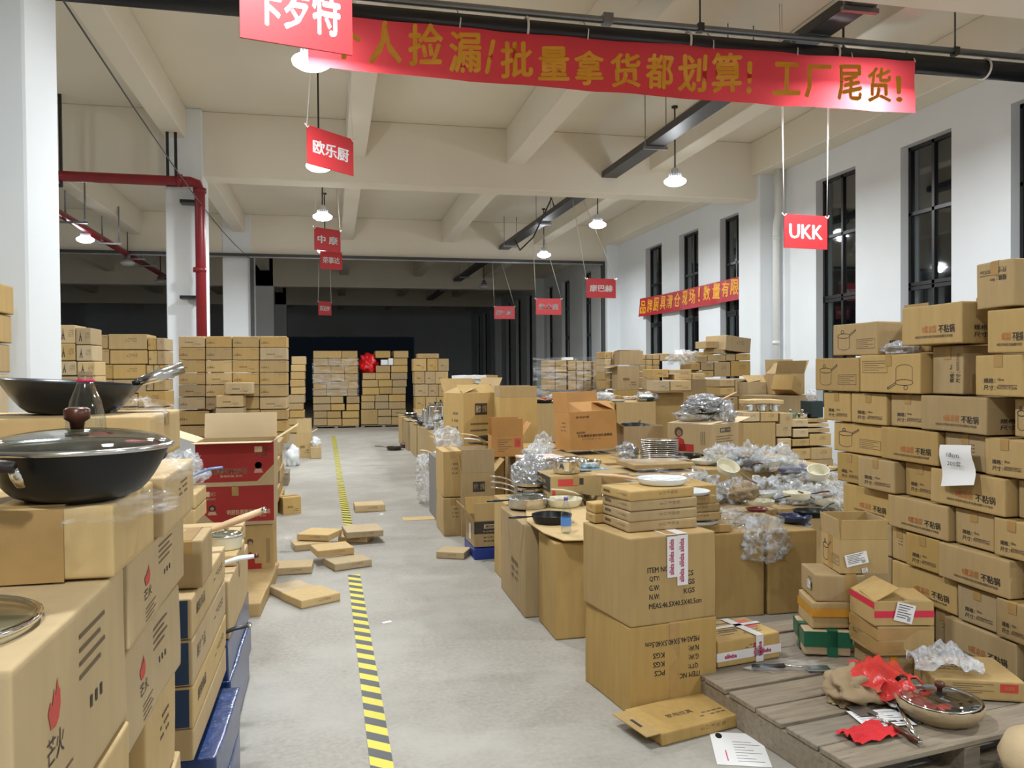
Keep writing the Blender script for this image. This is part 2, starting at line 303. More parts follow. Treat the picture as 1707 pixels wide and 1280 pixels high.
# ------------------------------------------------------------------ LED pendants
def lamp(x, y, z, ztop, on, label, group, X=0):
    r = empty('pendant_lamp', (x, y, z), 0, label, 'lamp', group)
    MB().tube([(0, 0, .2), (0, 0, ztop-z)], .012, 8).lathe([(.05, ztop-z-.03), (.05, ztop-z)], 12).build('rod', black_metal, r)
    h = MB().lathe([(.03, .22), (.06, .2), (.065, .1), (.085, .085)], 28)
    for q in range(14):
        a = 2*PI*q/14; h.box(.06, .10, -.003, .003, .08, .125, T=Matrix.Rotation(a, 4, 'Z'))
    h.build('housing', mat('white_lamp_housing', (.7, .72, .74), .4) if on else grey_metal, r)
    MB().lathe([(.06, .088), (.09, .078), (.165, .032), (.178, .012), (.168, -.02), (.12, -.05), (.05, -.066), (.001, -.068)], 28).build('lens', mat('lit_lens', (.9, .9, .9), .3, emit=((.93, .97, 1), 9.0)) if on else mat('dark_lens', (.5, .5, .5), .3), r)
    if on:
        l = bpy.data.lights.new('lamp_light', 'AREA'); l.shape = 'DISK'; l.size = .3; l.energy = LAMP_W; l.spread = math.radians(176); l.color = LAMP_COL
        o = bpy.data.objects.new('lamp_light', l); C.objects.link(o); o.parent = r; o.location = (0, 0, -.072)
        l2 = bpy.data.lights.new('lamp_glow', 'POINT'); l2.energy = LAMP_W*.17; l2.shadow_soft_size = .06; l2.color = LAMP_COL
        o2 = bpy.data.objects.new('lamp_glow', l2); C.objects.link(o2); o2.parent = r; o2.location = (0, 0, -.12)
    return r
ORD = ['nearest', 'second', 'third', 'fourth']
for i, y in enumerate((7.7, 11.56, 15.27, 19.5)):
    lamp(-.17, y, 4.4, ZS if i != 1 else ZS, True, ['lit white pendant lamp glowing below the large nearest red sign', 'lit white pendant lamp overlapping the second aisle sign', 'lit white pendant lamp just above the third aisle sign', 'lit white pendant lamp beside the fourth aisle sign at the opening'][i], 'pendant lamps over the aisle')
    lamp(5.35, (7.73, 12.1, 15.98, 20.35)[i], 4.55, ZS, True, ['lit pendant lamp shining through the red banner', 'lit white pendant lamp below the cable tray, nearest one seen clear', 'lit white pendant lamp between the cable tray and the windows, middle one', 'lit white pendant lamp farthest along the cable tray'][i], 'pendant lamps by the windows')
lamp(-5.1, 18.7, 4.4, ZS, True, 'lit white pendant lamp beside the sloping red pipe', 'pendant lamps of the storage bay')
for y in (3.3, -.9, -5.0):
    for x in (-.17, 5.35): lamp(x, y, 4.4, ZS, True, 'lit white pendant lamp hanging behind the viewer', 'pendant lamps behind the viewer')
for y in (7.4, 11.5): lamp(-5.4, y, 4.4, ZS, True, 'unseen white pendant lamp added to light the storage bay', 'unseen pendant lamps added for the storage bay')  # out of view, added to light the left bay
for p, q in (((213, 439), 'unlit glass pendant lamp hanging under the sloping red pipe'), ((268, 470), 'unlit pendant lamp at the dark end of the sloping red pipe'), ((807, 478), 'unlit pendant lamp in the dark hall past the opening')):
    c = atZ(p[0], p[1], 4.35); lamp(c.x, c.y, 4.35, ZS, False, q, 'unlit pendant lamps')
# ------------------------------------------------------------------ pipes, tray, cables
pr = empty('sprinkler_pipe', (0, 0, 0), 0, 'dark red fire pipe running across and down the chipped pillar', 'pipe')
a = atY(95, 293, 13.35); b = atY(318, 303, 13.35); e = atY(333, 318, 13.35); g = Vector((e.x, 13.35, .0))
MB().tube([a+(a-b)*.2, a, b, (b.x+.09, 13.35, b.z-.03), (e.x, 13.35, e.z), g], .078, 14).build('pipe', red_pipe, pr)
for y in (318, 450): q = atY(333, y, 13.35); MB().lathe([(.1, -.035), (.1, .035)], 14, T=TR(q)).build('coupling', red_pipe, pr)
q = atY(300, 301, 13.35); MB().lathe([(.1, -.035), (.1, .035)], 14, T=TR(q, 0, 0, PI/2)).build('coupling', red_pipe, pr)
for y in (335, 495): q = atY(333, y, 13.35); MB().box(q.x-.3, q.x, 13.38, 13.6, q.z-.025, q.z+.025).build('bracket', black_metal, pr)
for x in (289, 97): q = atY(x, 296, 13.35); hb = MB().box(q.x-.1, q.x-.06, 13.33, 13.37, q.z-.1, ZS).box(q.x+.02, q.x+.06, 13.33, 13.37, q.z-.1, ZS).box(q.x-.1, q.x+.06, 13.33, 13.37, q.z-.14, q.z-.1); hb.build('hanger', black_metal, pr)
p2 = empty('sloping_pipe', (0, 0, 0), 0, 'red fire pipe receding along the storage bay ceiling', 'pipe')
A = atZ(93, 352, 4.62); B = atZ(285, 467, 4.62); MB().tube([A+(A-B)*.1, A, B, B+(B-A)*.6], .075, 12).build('pipe', red_pipe, p2)
for t in (.05, .28, .5, .62, .85, 1.0):
    q = A.lerp(B, t); MB().tube([(q.x, q.y, q.z), (q.x, q.y, ZS)], .018, 6).tube([(q.x+.35, q.y, q.z-.05), (q.x+.35, q.y, q.z+.75)], .018, 6).box(q.x-.1, q.x+.4, q.y-.02, q.y+.02, q.z-.12, q.z-.08).build('hanger', grey_metal, p2)
q0 = A.lerp(B, .5); q1 = atY(238, 330, q0.y); MB().tube([q0, q1, (q1.x+.25, q1.y, ZS)], .04, 8).build('brace', pvc, p2)
# black pipe with slim conduit above it
YP = 7.5; bp = empty('black_pipe', (0, 0, 0), 0, 'thick black pipe crossing under the ceiling behind the banner', 'pipe')
L0 = atY(330, 0, YP); L1 = atY(1602, 112, YP); dv = (L1-L0)/(L1.x-L0.x)
def onp(X, dz=0): p = L0+dv*(X-L0.x); return Vector((p.x, YP, p.z+dz))
MB().tube([onp(-4), onp(2.5, -.02), onp(8)], .098, 18).build('pipe', black_metal, bp)
for x in (877, 1145, 1390, 1640): X = atY(x, 60, YP).x; MB().tube([onp(X)+Vector((0, .105*math.cos(t), .105*math.sin(t))) for t in [2*PI*k/16 for k in range(17)]], .012, 6).build('clip', string_m, bp)
cn = empty('conduit', (0, 0, 0), 0, 'slim grey conduit strapped above the thick black pipe', 'conduit')
MB().tube([onp(-4, .17), onp(2.5, .15), onp(8, .17)], .035, 10).build('tube', grey_metal, cn)
MB().cbox(onp(2.62).x-.05, onp(2.62).x+.05, YP-.05, YP+.05, onp(2.62).z+.11, onp(2.62).z+.21).build('junction_box', grey_metal, cn)
for x in (1167, 1592): X = atY(x, 60, YP).x; MB().tube([onp(X, .15), (X, YP, ZS)], .009, 6).box(X-.03, X+.03, YP-.04, YP+.04, onp(X).z+.12, onp(X).z+.2).build('hanger_rod', dark_metal, cn)
tr = empty('cable_tray', (0, 0, 0), 0, 'long dark grey cable tray hung along the hall ceiling', 'cable tray')
TA, TB = atZ(1438, 0, 5.03), atZ(807, 436, 5.03); TD = (TB-TA)/(TB.y-TA.y)
def trx(y): return TA.x+TD.x*(y-TA.y)
TY = trx(0); tm_ = MB().cbox(-.14, .14, -9, 40, 4.98, 5.09, .006); tm_.v = [(v[0]+trx(v[1]), v[1], v[2]) for v in tm_.v]; tm_.build('tray', dark_metal, tr)
for y in (6.85, 9.1, 11.7, 14.9, 18.2, 21.6, 24.6, 29, 34):
    XT = trx(y); MB().tube([(XT-.17, y, 4.94), (XT-.17, y, ZS)], .008, 6).tube([(XT+.17, y, 4.94), (XT+.17, y, ZS)], .008, 6).box(XT-.19, XT+.19, y-.025, y+.025, 4.93, 4.975).build('hanger', grey_metal, tr)
tag(MB().tube([(trx(y)-dx, y, z) for dx, y, z in ((.12, 16.9, 5.10), (.2, 16.8, 5.25), (.3, 16.9, 5.0), (.3, 18.0, 4.6), (.22, 19.6, 4.55), (.12, 20.6, 4.97))], .018, 6).build('cable', black_plastic), 'black cable looping below the cable tray', 'cable')
w0 = atY(105, 0, 6.4); w1 = atY(418, 432, 22.2); ww = MB(); ww.tube([w0+(w0-w1)*.3, w0] + [w0.lerp(w1, t)+Vector((0, 0, -.22*math.sin(PI*t))) for t in (.15, .3, .45, .6, .75, .9)] + [w1], .008, 5)
tag(ww.build('wire', black_plastic), 'thin black wire drooping from the ceiling to the far pillar', 'wire')
# ------------------------------------------------------------------ banners
def banner(name, label, Y0, tl, bl, trr, br, chars, sag, m, plane='Y', X=None, amp=.012):
    P = (lambda p: atY(p[0], p[1], Y0)) if plane == 'Y' else (lambda p: atX(p[0], p[1], X))
    a, b, c, d = P(tl), P(bl), P(trr), P(br); mb = MB(); n, k = 60, 8; vs = []
    nd = Vector((0, -1, 0)) if plane == 'Y' else Vector((-1, 0, 0))
    def pos(u, v, off=0.0):
        p = a.lerp(c, u).lerp(b.lerp(d, u), v); s = 4*u*(1-u)
        p = p + Vector((0, 0, -sag*s)) + nd*(amp*math.sin(u*37+v*2)+amp*.8*math.sin(u*13-v*4)+off+.02*v)
        return p + nd*amp*1.5*noise.noise(Vector((u*22, v*5, 3)))
    for i in range(n+1):
        for j in range(k+1): vs.append(pos(i/n, j/k))
    mb.add(vs, [(i*(k+1)+j, i*(k+1)+j+1, (i+1)*(k+1)+j+1, (i+1)*(k+1)+j) for i in range(n) for j in range(k)], 0, True)
    for ch, x0, x1, y0, y1 in chars:
        V, Fc, w_, h_ = text(ch, .03); o = []
        for (tx, ty) in V:
            X_ = (x0+x1)/2+tx/w_*(x1-x0); Yp = (y0+y1)/2-ty/h_*(y1-y0); q = P((X_, Yp))
            ax = 'x' if plane == 'Y' else 'y'; u = (getattr(q, ax)-getattr(a, ax))/(getattr(c, ax)-getattr(a, ax))
            zt = a.lerp(c, u).z-sag*4*u*(1-u); zb = b.lerp(d, u).z-sag*4*u*(1-u); v = (zt-q.z)/(zt-zb); o.append(pos(u, v, .006))
        mb.add(o, Fc, 1)
    r = empty(name, (0, 0, 0), 0, label, 'banner'); mb.build('cloth', [m, yellow_ink], r); return r, pos
W1 = [('个', 543, 603, 38, 100), ('人', 614, 670, 35, 107), ('捡', 680, 738, 40, 112), ('漏', 748, 802, 54, 122), ('/', 808, 826, 66, 124), ('批', 834, 888, 68, 132), ('量', 896, 949, 78, 137), ('拿', 957, 1008, 84, 143), ('货', 1018, 1068, 88, 148), ('都', 1076, 1124, 91, 150), ('划', 1131, 1179, 91, 154), ('算', 1187, 1236, 88, 156), ('！', 1244, 1253, 104, 158),
      ('工', 1288, 1335, 104, 160), ('厂', 1342, 1386, 108, 165), ('尾', 1394, 1438, 108, 170), ('货', 1446, 1488, 112, 172), ('！', 1495, 1505, 126, 172)]
bn, bpos = banner('banner', 'long red cloth banner with orange lettering tied to the black pipe', 7.36, (512, 22), (514, 111), (1526, 101), (1522, 190), W1, .03, banner_m)
for u in (.0, .22, .42, .63, .78, .88, 1.0): p = bpos(u, 0.02); X = p.x; MB().tube([p, (X+.02, YP-.1, onp(X).z), (X, YP, onp(X).z+.11)], .006, 5).build('tie_cord', string_m, bn)
ty = 3.95
W2s = '品牌厨具清仓现场！数量有限！'; W2 = []
for i, ch in enumerate(W2s):
    xs = [1069, 1080, 1091, 1102, 1113, 1125, 1138, 1150, 1163, 1174, 1189, 1204, 1219, 1235][i]; wd = [9, 9, 9, 9, 10, 10, 10, 10, 3, 12, 13, 13, 13, 4][i]; yc = 512-(xs-1069)*.225; hh = 22+(xs-1069)*.03
    if ch == '！': xs += 2
    W2.append((ch, xs, xs+wd, yc-hh/2, yc+hh/2))
b2, _ = banner('banner', 'red banner with yellow lettering stretched across three windows', 0, (1067, 498), (1066, 528), (1248, 457), (1248, 496), W2, .02, mat('dark_red_banner_cloth', (.42, .015, .03), .5, var=.08), 'X', 7.9, .006)
# ------------------------------------------------------------------ hanging brand boards
def board(body, label, cx, cy, Y, w, h, yaw, tie, th=None, spread=.12):
    c = atY(cx, cy, Y); r = empty('hanging_sign', c, math.radians(yaw), label, 'sign', 'red signs hung over the aisles')
    m = MB().box(-w/2, w/2, -.006, .006, -h/2, h/2); Fr = (Vector((0, -.006, 0)), Vector((1, 0, 0)), Vector((0, 0, 1)), Vector((0, -1, 0)))
    tw = w*.78 if len(body) > 2 else w*.55
    put_text(m, body, Fr, 0, 0, th or h*.36, 1, .03, width=tw); m.build('board', [sign_red, white_ink], r); inv = Matrix.Rotation(-math.radians(yaw), 4, 'Z')
    for s in (-1, 1):
        st = MB(); e = Vector((s*w/2, 0, h/2))
        for dx in (0, .03):
            if tie == 'tray': T = inv @ Vector((trx(Y)+s*.10-c.x+dx*s*.5, 0, 4.985-c.z))
            else: T = inv @ Vector((s*spread+dx*s, 0, ZS-c.z+.01))
            st.tube([e, T], .004, 5)
        st.tube([e+Vector((-s*.03, 0, 0)), e+Vector((0, -.01, -.03)), e+Vector((s*.03, 0, .01))], .008, 5); st.build('string', string_m, r)
    return r
board('卡罗特', 'largest hanging red sign, nearest one, cut by the top of the view', 495.5, 10, 4.15, .545, .40, 13, 'beam', .25)
board('欧乐厨', 'hanging red sign turned edgewise, second one along the aisle', 551.5, 252, 9.1, .68, .41, 44, 'beam')
board('中 康', 'hanging red sign with two white characters, third one along the aisle', 546, 400, 14.9, .55, .40, 35, 'beam')
board('荣事达', 'hanging red sign overlapping the bottom of the third one on the aisle', 552, 434, 18.6, .50, .40, 15, 'beam')
board('苏泊尔', 'small hanging red sign deepest in the dark opening over the aisle', 541.5, 514, 24, .42, .40, 30, 'beam')
board('欧 派', 'hanging red sign with two white characters against the dark hall', 841, 521, 23.5, .62, .38, 0, 'tray')
board('炊大皇', 'hanging red sign at the opening with three white characters, under the farthest lamp', 914.5, 511, 18.8, .63, .39, 0, 'tray')
board('康巴赫', 'hanging red sign below the middle lamp by the windows', 1002, 480.5, 15.6, .64, .39, 4, 'tray')
board('UKK', 'hanging red sign with three white Latin letters in front of the windows', 1343, 386.5, 8.5, .60, .39, 6, 'beam', .17, .30)
# floor tape
t0 = atZ(637, 1280); t1 = atZ(590, 958); t2 = atZ(556, 727)
for A, B, nm in ((t0+(t0-t1)*.25, t1, 'black and yellow hazard tape strip on the near floor'), (atZ(583, 890), atZ(570, 820), 'black and yellow hazard tape strip beyond the flat cartons'), (atZ(570, 820), t2, 'faded far end of the hazard tape along the aisle')):
    dvt = (B-A); Ln = dvt.length; o = MB().box(-.045, .045, 0, Ln, .0005, .0025).build('floor_tape', hazard); o.location = A; o.rotation_euler = (0, 0, math.atan2(-dvt.x, dvt.y)); tag(o, nm, 'tape', 'floor tape strips')
# ------------------------------------------------------------------ cartons
X3, Y3, Z3 = Vector((1, 0, 0)), Vector((0, 1, 0)), Vector((0, 0, 1))
def frames(sx, sy, sz):
    return {'F': (Vector((0, -sy/2, sz/2)), X3, Z3, -Y3), 'L': (Vector((-sx/2, 0, sz/2)), -Y3, Z3, -X3), 'R': (Vector((sx/2, 0, sz/2)), Y3, Z3, X3),
            'T': (Vector((0, 0, sz)), X3, Y3, Z3), 'K': (Vector((0, sy/2, sz/2)), -X3, Z3, Y3)}
INKS = [ink, ink_soft, ink_orange, ink_red, ink_gold, paper, ink_magenta, blue_card, red_card, mat('printed_skin', (.55, .32, .22), .6), kraft_light]
IK = dict(k=1, s=2, o=3, r=4, g=5, w=6, m=7)
def rbox(mb, sx, sy, sz, r=.006, n=2, dep=None, mi=0):
    """Carton body: rounded edges and gently buckled walls."""
    def ax(h):
        c = [-h, -h+r, -h+2.6*r]; c += [(-h+2.6*r)+(2*h-5.2*r)*i/n for i in range(1, n)]; return c+[h-2.6*r, h-r, h]
    A = [ax(sx/2), ax(sy/2), ax(sz/2)]; hs = (sx/2, sy/2, sz/2); ids = {}; vs = []; fs = []
    def vid(i, j, k):
        key = (i, j, k)
        if key not in ids:
            p = Vector((A[0][i], A[1][j], A[2][k])); c = Vector([max(-h+r, min(h-r, q)) for q, h in zip(p, hs)]); d = p-c
            if d.length > r*1.01: p = c+d.normalized()*r
            p.z += sz/2; ids[key] = len(vs); vs.append(dep(p) if dep else p)
        return ids[key]
    m = len(A[0])-1
    for a in range(m):
        for b in range(m):
            fs += [(vid(a, b, 0), vid(a, b+1, 0), vid(a+1, b+1, 0), vid(a+1, b, 0)), (vid(a, b, m), vid(a+1, b, m), vid(a+1, b+1, m), vid(a, b+1, m)),
                   (vid(a, 0, b), vid(a+1, 0, b), vid(a+1, 0, b+1), vid(a, 0, b+1)), (vid(a, m, b), vid(a, m, b+1), vid(a+1, m, b+1), vid(a+1, m, b)),
                   (vid(0, a, b), vid(0, a, b+1), vid(0, a+1, b+1), vid(0, a+1, b)), (vid(m, a, b), vid(m, a+1, b), vid(m, a+1, b+1), vid(m, a, b+1))]
    mb.add(vs, fs, mi, True)
def ring(mb, Fr, cu, cv, ru, rv, w, mi, a0=0, a1=2*PI, n=24, dep=None):
    O, U, V, N = Fr; vs = []; fs = []
    for i in range(n+1):
        a = a0+(a1-a0)*i/n
        for s in (1, -1): p = O+U*(cu+(ru+s*w/2)*math.cos(a))+V*(cv+(rv+s*w/2)*math.sin(a))+N*.0012; vs.append(dep(p) if dep else p)
    for i in range(n): fs.append((2*i, 2*i+1, 2*i+3, 2*i+2))
    mb.add(vs, fs, mi)
def poly(mb, Fr, pts, mi, dep=None):
    O, U, V, N = Fr; q = [O+U*a+V*b+N*.0012 for a, b in pts]; mb.add([dep(p) for p in q] if dep else q, [tuple(range(len(q)))], mi)
# printed designs; each gets (mesh, frame, width, height, dep)
def pr_pot(mb, f, w, h, dep, s=1):
    put_text(mb, '0氟涂层', f, -.02*w, -.12*h, .20*h, 3, .015, .24*w, dep=dep); put_text(mb, '不粘锅', f, .26*w, -.13*h, .21*h, 1, .03, .26*w, dep=dep)
    put_text(mb, '0有机化学物质0氟化学涂层0烟雾化学物质', f, .05*w, -.31*h, .075*h, 2, .015, .62*w, dep=dep)
def pr_spec(mb, f, w, h, dep, rot=0):
    c, s = (math.cos(rot), math.sin(rot)); P = lambda a, b: (a*c-b*s, a*s+b*c)
    for t, a, b, hh, ww, mi in (('规格：', -.18, -.13, .125, .26, 1), ('18cm', .06, -.10, .07, .13, 2), ('尺寸：', -.18, -.30, .125, .26, 1), ('46X39X19.5cm', .18, -.29, .085, .42, 2)):
        u, v = P(a*w, b*h); put_text(mb, t, f, u, v, hh*h, mi, .025, ww*w, rot, dep)
    if abs(s) < .1: put_rect(mb, f, *sorted((.0*w*c, .40*w*c)), *sorted(((-.225*h)*c-.004, (-.225*h)*c)), 2, .0012, dep)
def pr_draw(mb, f, w, h, dep, fl=1):
    cu, cv = -.25*w*fl, -.05*h; rx = .13*w; t = .004
    ring(mb, f, cu, cv+.17*h*fl, rx*1.1, .075*h, t, 1, dep=dep); ring(mb, f, cu, cv-.18*h*fl, rx, .10*h, t, 2, PI if fl > 0 else 0, 2*PI if fl > 0 else PI, dep=dep)
    for s in (-1, 1): poly(mb, f, [(cu+s*rx-t/2, cv-.2*h*fl), (cu+s*rx+t/2, cv-.2*h*fl), (cu+s*rx+t/2, cv+.15*h*fl), (cu+s*rx-t/2, cv+.15*h*fl)][::fl], 2, dep)
    ring(mb, f, cu-.03*w*fl, cv+.30*h*fl, .03*w, .05*h, t, 1, dep=dep)
    a, b = (cu+rx*fl, cv+.19*h*fl), (cu+(rx+.13*w)*fl, cv+.33*h*fl)
    for d in (-.02*h, .03*h): poly(mb, f, [(a[0], a[1]+d), (a[0], a[1]+d-t), (b[0], b[1]+d-t), (b[0], b[1]+d)], 1, dep)
    poly(mb, f, [(b[0]-t, b[1]-.03*h), (b[0]+t, b[1]-.03*h), (b[0]+t, b[1]+.04*h), (b[0]-t, b[1]+.04*h)], 1, dep)
    x0, x1, y0, y1 = (.04*w, .44*w, -.3*h, -.0*h) if fl > 0 else (-.45*w, -.02*w, .02*h, .34*h)
    for q in ((x0, x1, y0, y0+t*.7), (x0, x1, y1-t*.7, y1), (x0, x0+t*.7, y0, y1), (x1-t*.7, x1, y0, y1)): put_rect(mb, f, *q, 2, .0012, dep)
    for i in range(4): put_rect(mb, f, x0+.03*w, x1-(.04+.1*(i % 2))*w, y1-(.07+.06*i)*h, y1-(.055+.06*i)*h, 2, .0012, dep)
def pr_lines(mb, f, w, h, dep, cu=.1, cv=.2, mi=2, n=3):
    for i in range(n):
        u = cu*w-.16*w
        for q in range(5):
            if (q*7+i*3) % 5: put_rect(mb, f, u, u+.045*w, cv*h-i*.10*h, cv*h-i*.10*h+.035*h, mi, .0012, dep)
            u += .062*w
def pr_tower(mb, f, w, h, dep):
    poly(mb, f, [(-.30*w, -.30*h), (-.24*w, -.3*h), (-.195*w, .02*h), (-.15*w, -.3*h), (-.09*w, -.3*h), (-.16*w, .02*h), (-.19*w, .36*h), (-.22*w, .02*h)], 1, dep)
    put_rect(mb, f, -.26*w, -.12*w, -.08*h, -.03*h, 1, .0014, dep); pr_lines(mb, f, w, h, dep, .28, .18, 2, 4)
def pr_plant(mb, f, w, h, dep, cu=-.32):
    for a in (-.12, -.06, .0, .06, .12): poly(mb, f, [((cu+a-.025)*w, -.16*h), ((cu+a+.03)*w, -.16*h), ((cu+a*1.1+.02)*w, (.10-abs(a)*1.1)*h)], 2, dep)
    pr_lines(mb, f, w, h, dep, .32, .34, 2, 1)
def pr_meas(mb, f, w, h, dep, fl=1):
    for t, a, b, ww in (('ITEM NO:', -.17, .12, .26), ('QTY:', -.22, .02, .12), ('PCS', .17, .045, .12), ('G.W:', -.225, -.08, .12), ('KGS', .18, -.055, .13), ('N.W:', -.225, -.18, .12), ('KGS', .18, -.155, .13), ('MEAS:46.5X40.5X40.5cm', .02, -.285, .62)):
        put_text(mb, t, f, a*w*fl, b*h*fl, .062*h, 1, .022, ww*w, 0 if fl > 0 else PI, dep)
def pr_flame(mb, f, w, h, dep):
    c = (-.22*w, .12*h); fl_ = .62
    poly(mb, f, [(c[0]+a*w*.75, c[1]+b*h*fl_) for a, b in ((-.05, -.15), (-.075, .0), (-.05, .08), (-.035, .03), (-.015, .16), (.0, .08), (.02, .22), (.035, .10), (.045, .12), (.05, -.02), (.03, -.12), (.0, -.16))], 4, dep)
    put_text(mb, '芒火', f, c[0], c[1]-.20*h, .14*h, 1, .0, .13*w, dep=dep)
    for i in range(4):
        put_rect(mb, f, -.02*w, (.24-.05*(i % 2))*w, (.33-.075*i)*h, (.355-.075*i)*h, 2, .0012, dep); put_rect(mb, f, -.26*w, (-.08-.04*(i % 2))*w, (-.27-.05*i)*h, (-.257-.05*i)*h, 2, .0012, dep)
    for i in range(3): put_rect(mb, f, (.08+.05*i)*w, (.10+.05*i)*w, -.12*h, -.05*h, 1, .0012, dep)
def pr_small(mb, f, w, h, dep): put_text(mb, '家用炊具', f, -.1*w, -.05*h, .12*h, 2, .01, .3*w, dep=dep); pr_lines(mb, f, w, h, dep, .2, -.2, 2, 2)
def pr_side(mb, f, w, h, dep):
    put_text(mb, '厨房用品', f, -.28*w, .05*h, .30*h, 1, .02, .22*w, dep=dep); pr_lines(mb, f, w, h, dep, .25, .1, 2, 2)
PRN = dict(pot=pr_pot, spec=pr_spec, draw=pr_draw, lines=pr_lines, tower=pr_tower, plant=pr_plant, meas=pr_meas, flame=pr_flame, small=pr_small, side=pr_side)
PRN['spec180'] = lambda *a: pr_spec(*a, rot=PI); PRN['spec90'] = lambda *a: pr_spec(*a, rot=PI/2); PRN['draw180'] = lambda *a: pr_draw(*a, fl=-1); PRN['meas180'] = lambda *a: pr_meas(*a, fl=-1)
SEED = [0]
def carton(label, size, loc, rz=0, m=None, prints=(), group=None, tape='x', name='carton', cat='box', rx=0, ry=0, amp=.003, r=.005, n=2, tm=None, fine=True):
    """A closed carton; TAPE 'x' or 'y' runs the sealing tape along that axis of its top."""
    if 'bulk carton' in label or 'tall carton' in label: name = 'bulk_carton'
    SEED[0] += 1; sd = SEED[0]*1.731; sx, sy, sz = size; m = m or kraft
    def dep(p):
        q = Vector((p.x*3.1+sd, p.y*3.1, p.z*3.1-sd)); v = noise.noise_vector(q); return p+v*amp
    b = MB()
    if fine: rbox(b, sx, sy, sz, min(r, min(size)*.12), n, dep)
    else: b.cbox(-sx/2, sx/2, -sy/2, sy/2, 0, sz, r); dep = None
    fr = frames(sx, sy, sz)
    D = {'F': (sx, sz), 'K': (sx, sz), 'L': (sy, sz), 'R': (sy, sz), 'T': (sx, sy)}
    for pn, face in prints: PRN[pn](b, fr[face], *D[face], dep)
    if tape: put_rect(b, fr['T'], *((-sx/2+.01, sx/2-.01, -.0012, .0012) if tape == 'x' else (-.0012, .0012, -sy/2+.01, sy/2-.01)), 2, .0006, dep)
    o = b.build(name, [m]+INKS); o.matrix_world = TR(loc, rz, rx, ry); tag(o, label, cat, group)
    if tape and fine:
        t = MB(); hw = .024 if min(size) > .1 else .014; dn = min(.07, sz*.3); e = .0022
        if tape == 'x': L = [(-sx/2-e, sz-dn), (-sx/2-e, sz-.004), (-sx/2+.004, sz+e)] + [(sx*q, sz+e) for q in (-.25, 0, .25)] + [(sx/2-.004, sz+e), (sx/2+e, sz-.004), (sx/2+e, sz-dn)]; P = lambda a, z, s: Vector((a, s*hw, z))
        else: L = [(-sy/2-e, sz-dn), (-sy/2-e, sz-.004), (-sy/2+.004, sz+e)] + [(sy*q, sz+e) for q in (-.25, 0, .25)] + [(sy/2-.004, sz+e), (sy/2+e, sz-.004), (sy/2+e, sz-dn)]; P = lambda a, z, s: Vector((s*hw, a, z))
        vs = []
        for a, z in L: vs += [dep(P(a, z, -1)), dep(P(a, z, 1))]
        t.add(vs, [(2*i, 2*i+1, 2*i+3, 2*i+2) for i in range(len(L)-1)], 0, False); t.build('packing_tape', tm or tape_m, o)
    return o
def open_carton(label, size, loc, rz=0, m=None, prints=(), flaps=(0, 0, 0, 0), flap_len=None, group=None, name='open_carton', rx=0, ry=0, fm=None, cat='box', inner=None):
    """Carton standing open: FLAPS are the angles (degrees from upright, outwards positive) of front, back, left and right flap; None = torn off."""
    sx, sy, sz = size; m = m or kraft; t = .005; b = MB()
    b.box(-sx/2, sx/2, -sy/2, -sy/2+t, 0, sz).box(-sx/2, sx/2, sy/2-t, sy/2, 0, sz).box(-sx/2, -sx/2+t, -sy/2+t, sy/2-t, 0, sz).box(sx/2-t, sx/2, -sy/2+t, sy/2-t, 0, sz).box(-sx/2+t, sx/2-t, -sy/2+t, sy/2-t, 0, t)
    fr = frames(sx, sy, sz); D = {'F': (sx, sz), 'K': (sx, sz), 'L': (sy, sz), 'R': (sy, sz)}
    for pn, face in prints: PRN[pn](b, fr[face], *D[face], None)
    o = b.build(name, [m]+INKS); o.matrix_world = TR(loc, rz, rx, ry); tag(o, label, cat, group); fl = flap_len or sy*.48
    for i, a in enumerate(flaps):
        if a is None: continue
        a = math.radians(a); f = MB(); L = fl if i < 2 else min(fl, sx*.48); W_ = (sx if i < 2 else sy)-.008
        f.cbox(-W_/2, W_/2, -t/2, t/2, 0, L, .0015)
        T = [TR((0, -sy/2+t/2, sz), 0, a), TR((0, sy/2-t/2, sz), PI, a), TR((-sx/2+t/2, 0, sz), -PI/2, a), TR((sx/2-t/2, 0, sz), PI/2, a)][i]
        f.v = [tuple(T @ Vector(p)) for p in f.v]; f.build('flap', fm or m, o)
    return o
ORDW = ['first', 'second', 'third', 'fourth', 'fifth', 'sixth', 'seventh', 'eighth', 'ninth', 'tenth', 'eleventh']
def rowcol(cells):
    """Layer and place of each px cell (x0,y0,x1,y1,...) of a stack, counted from the top and from the left."""
    rows = []
    for c in sorted(cells, key=lambda c: c[1]):
        for r_ in rows:
            if abs(r_[0][1]-c[1]) < .45*min(c[3]-c[1], r_[0][3]-r_[0][1]): r_.append(c); break
        else: rows.append([c])
    out = []
    for i, r_ in enumerate(rows):
        for j, c in enumerate(sorted(r_, key=lambda c: c[0])): out.append((c, i, j, len(r_)))
    return out, len(rows)
def place(j, n): return 'only one' if n == 1 else ('leftmost' if j == 0 else 'rightmost' if j == n-1 else ORDW[j]+' from left')
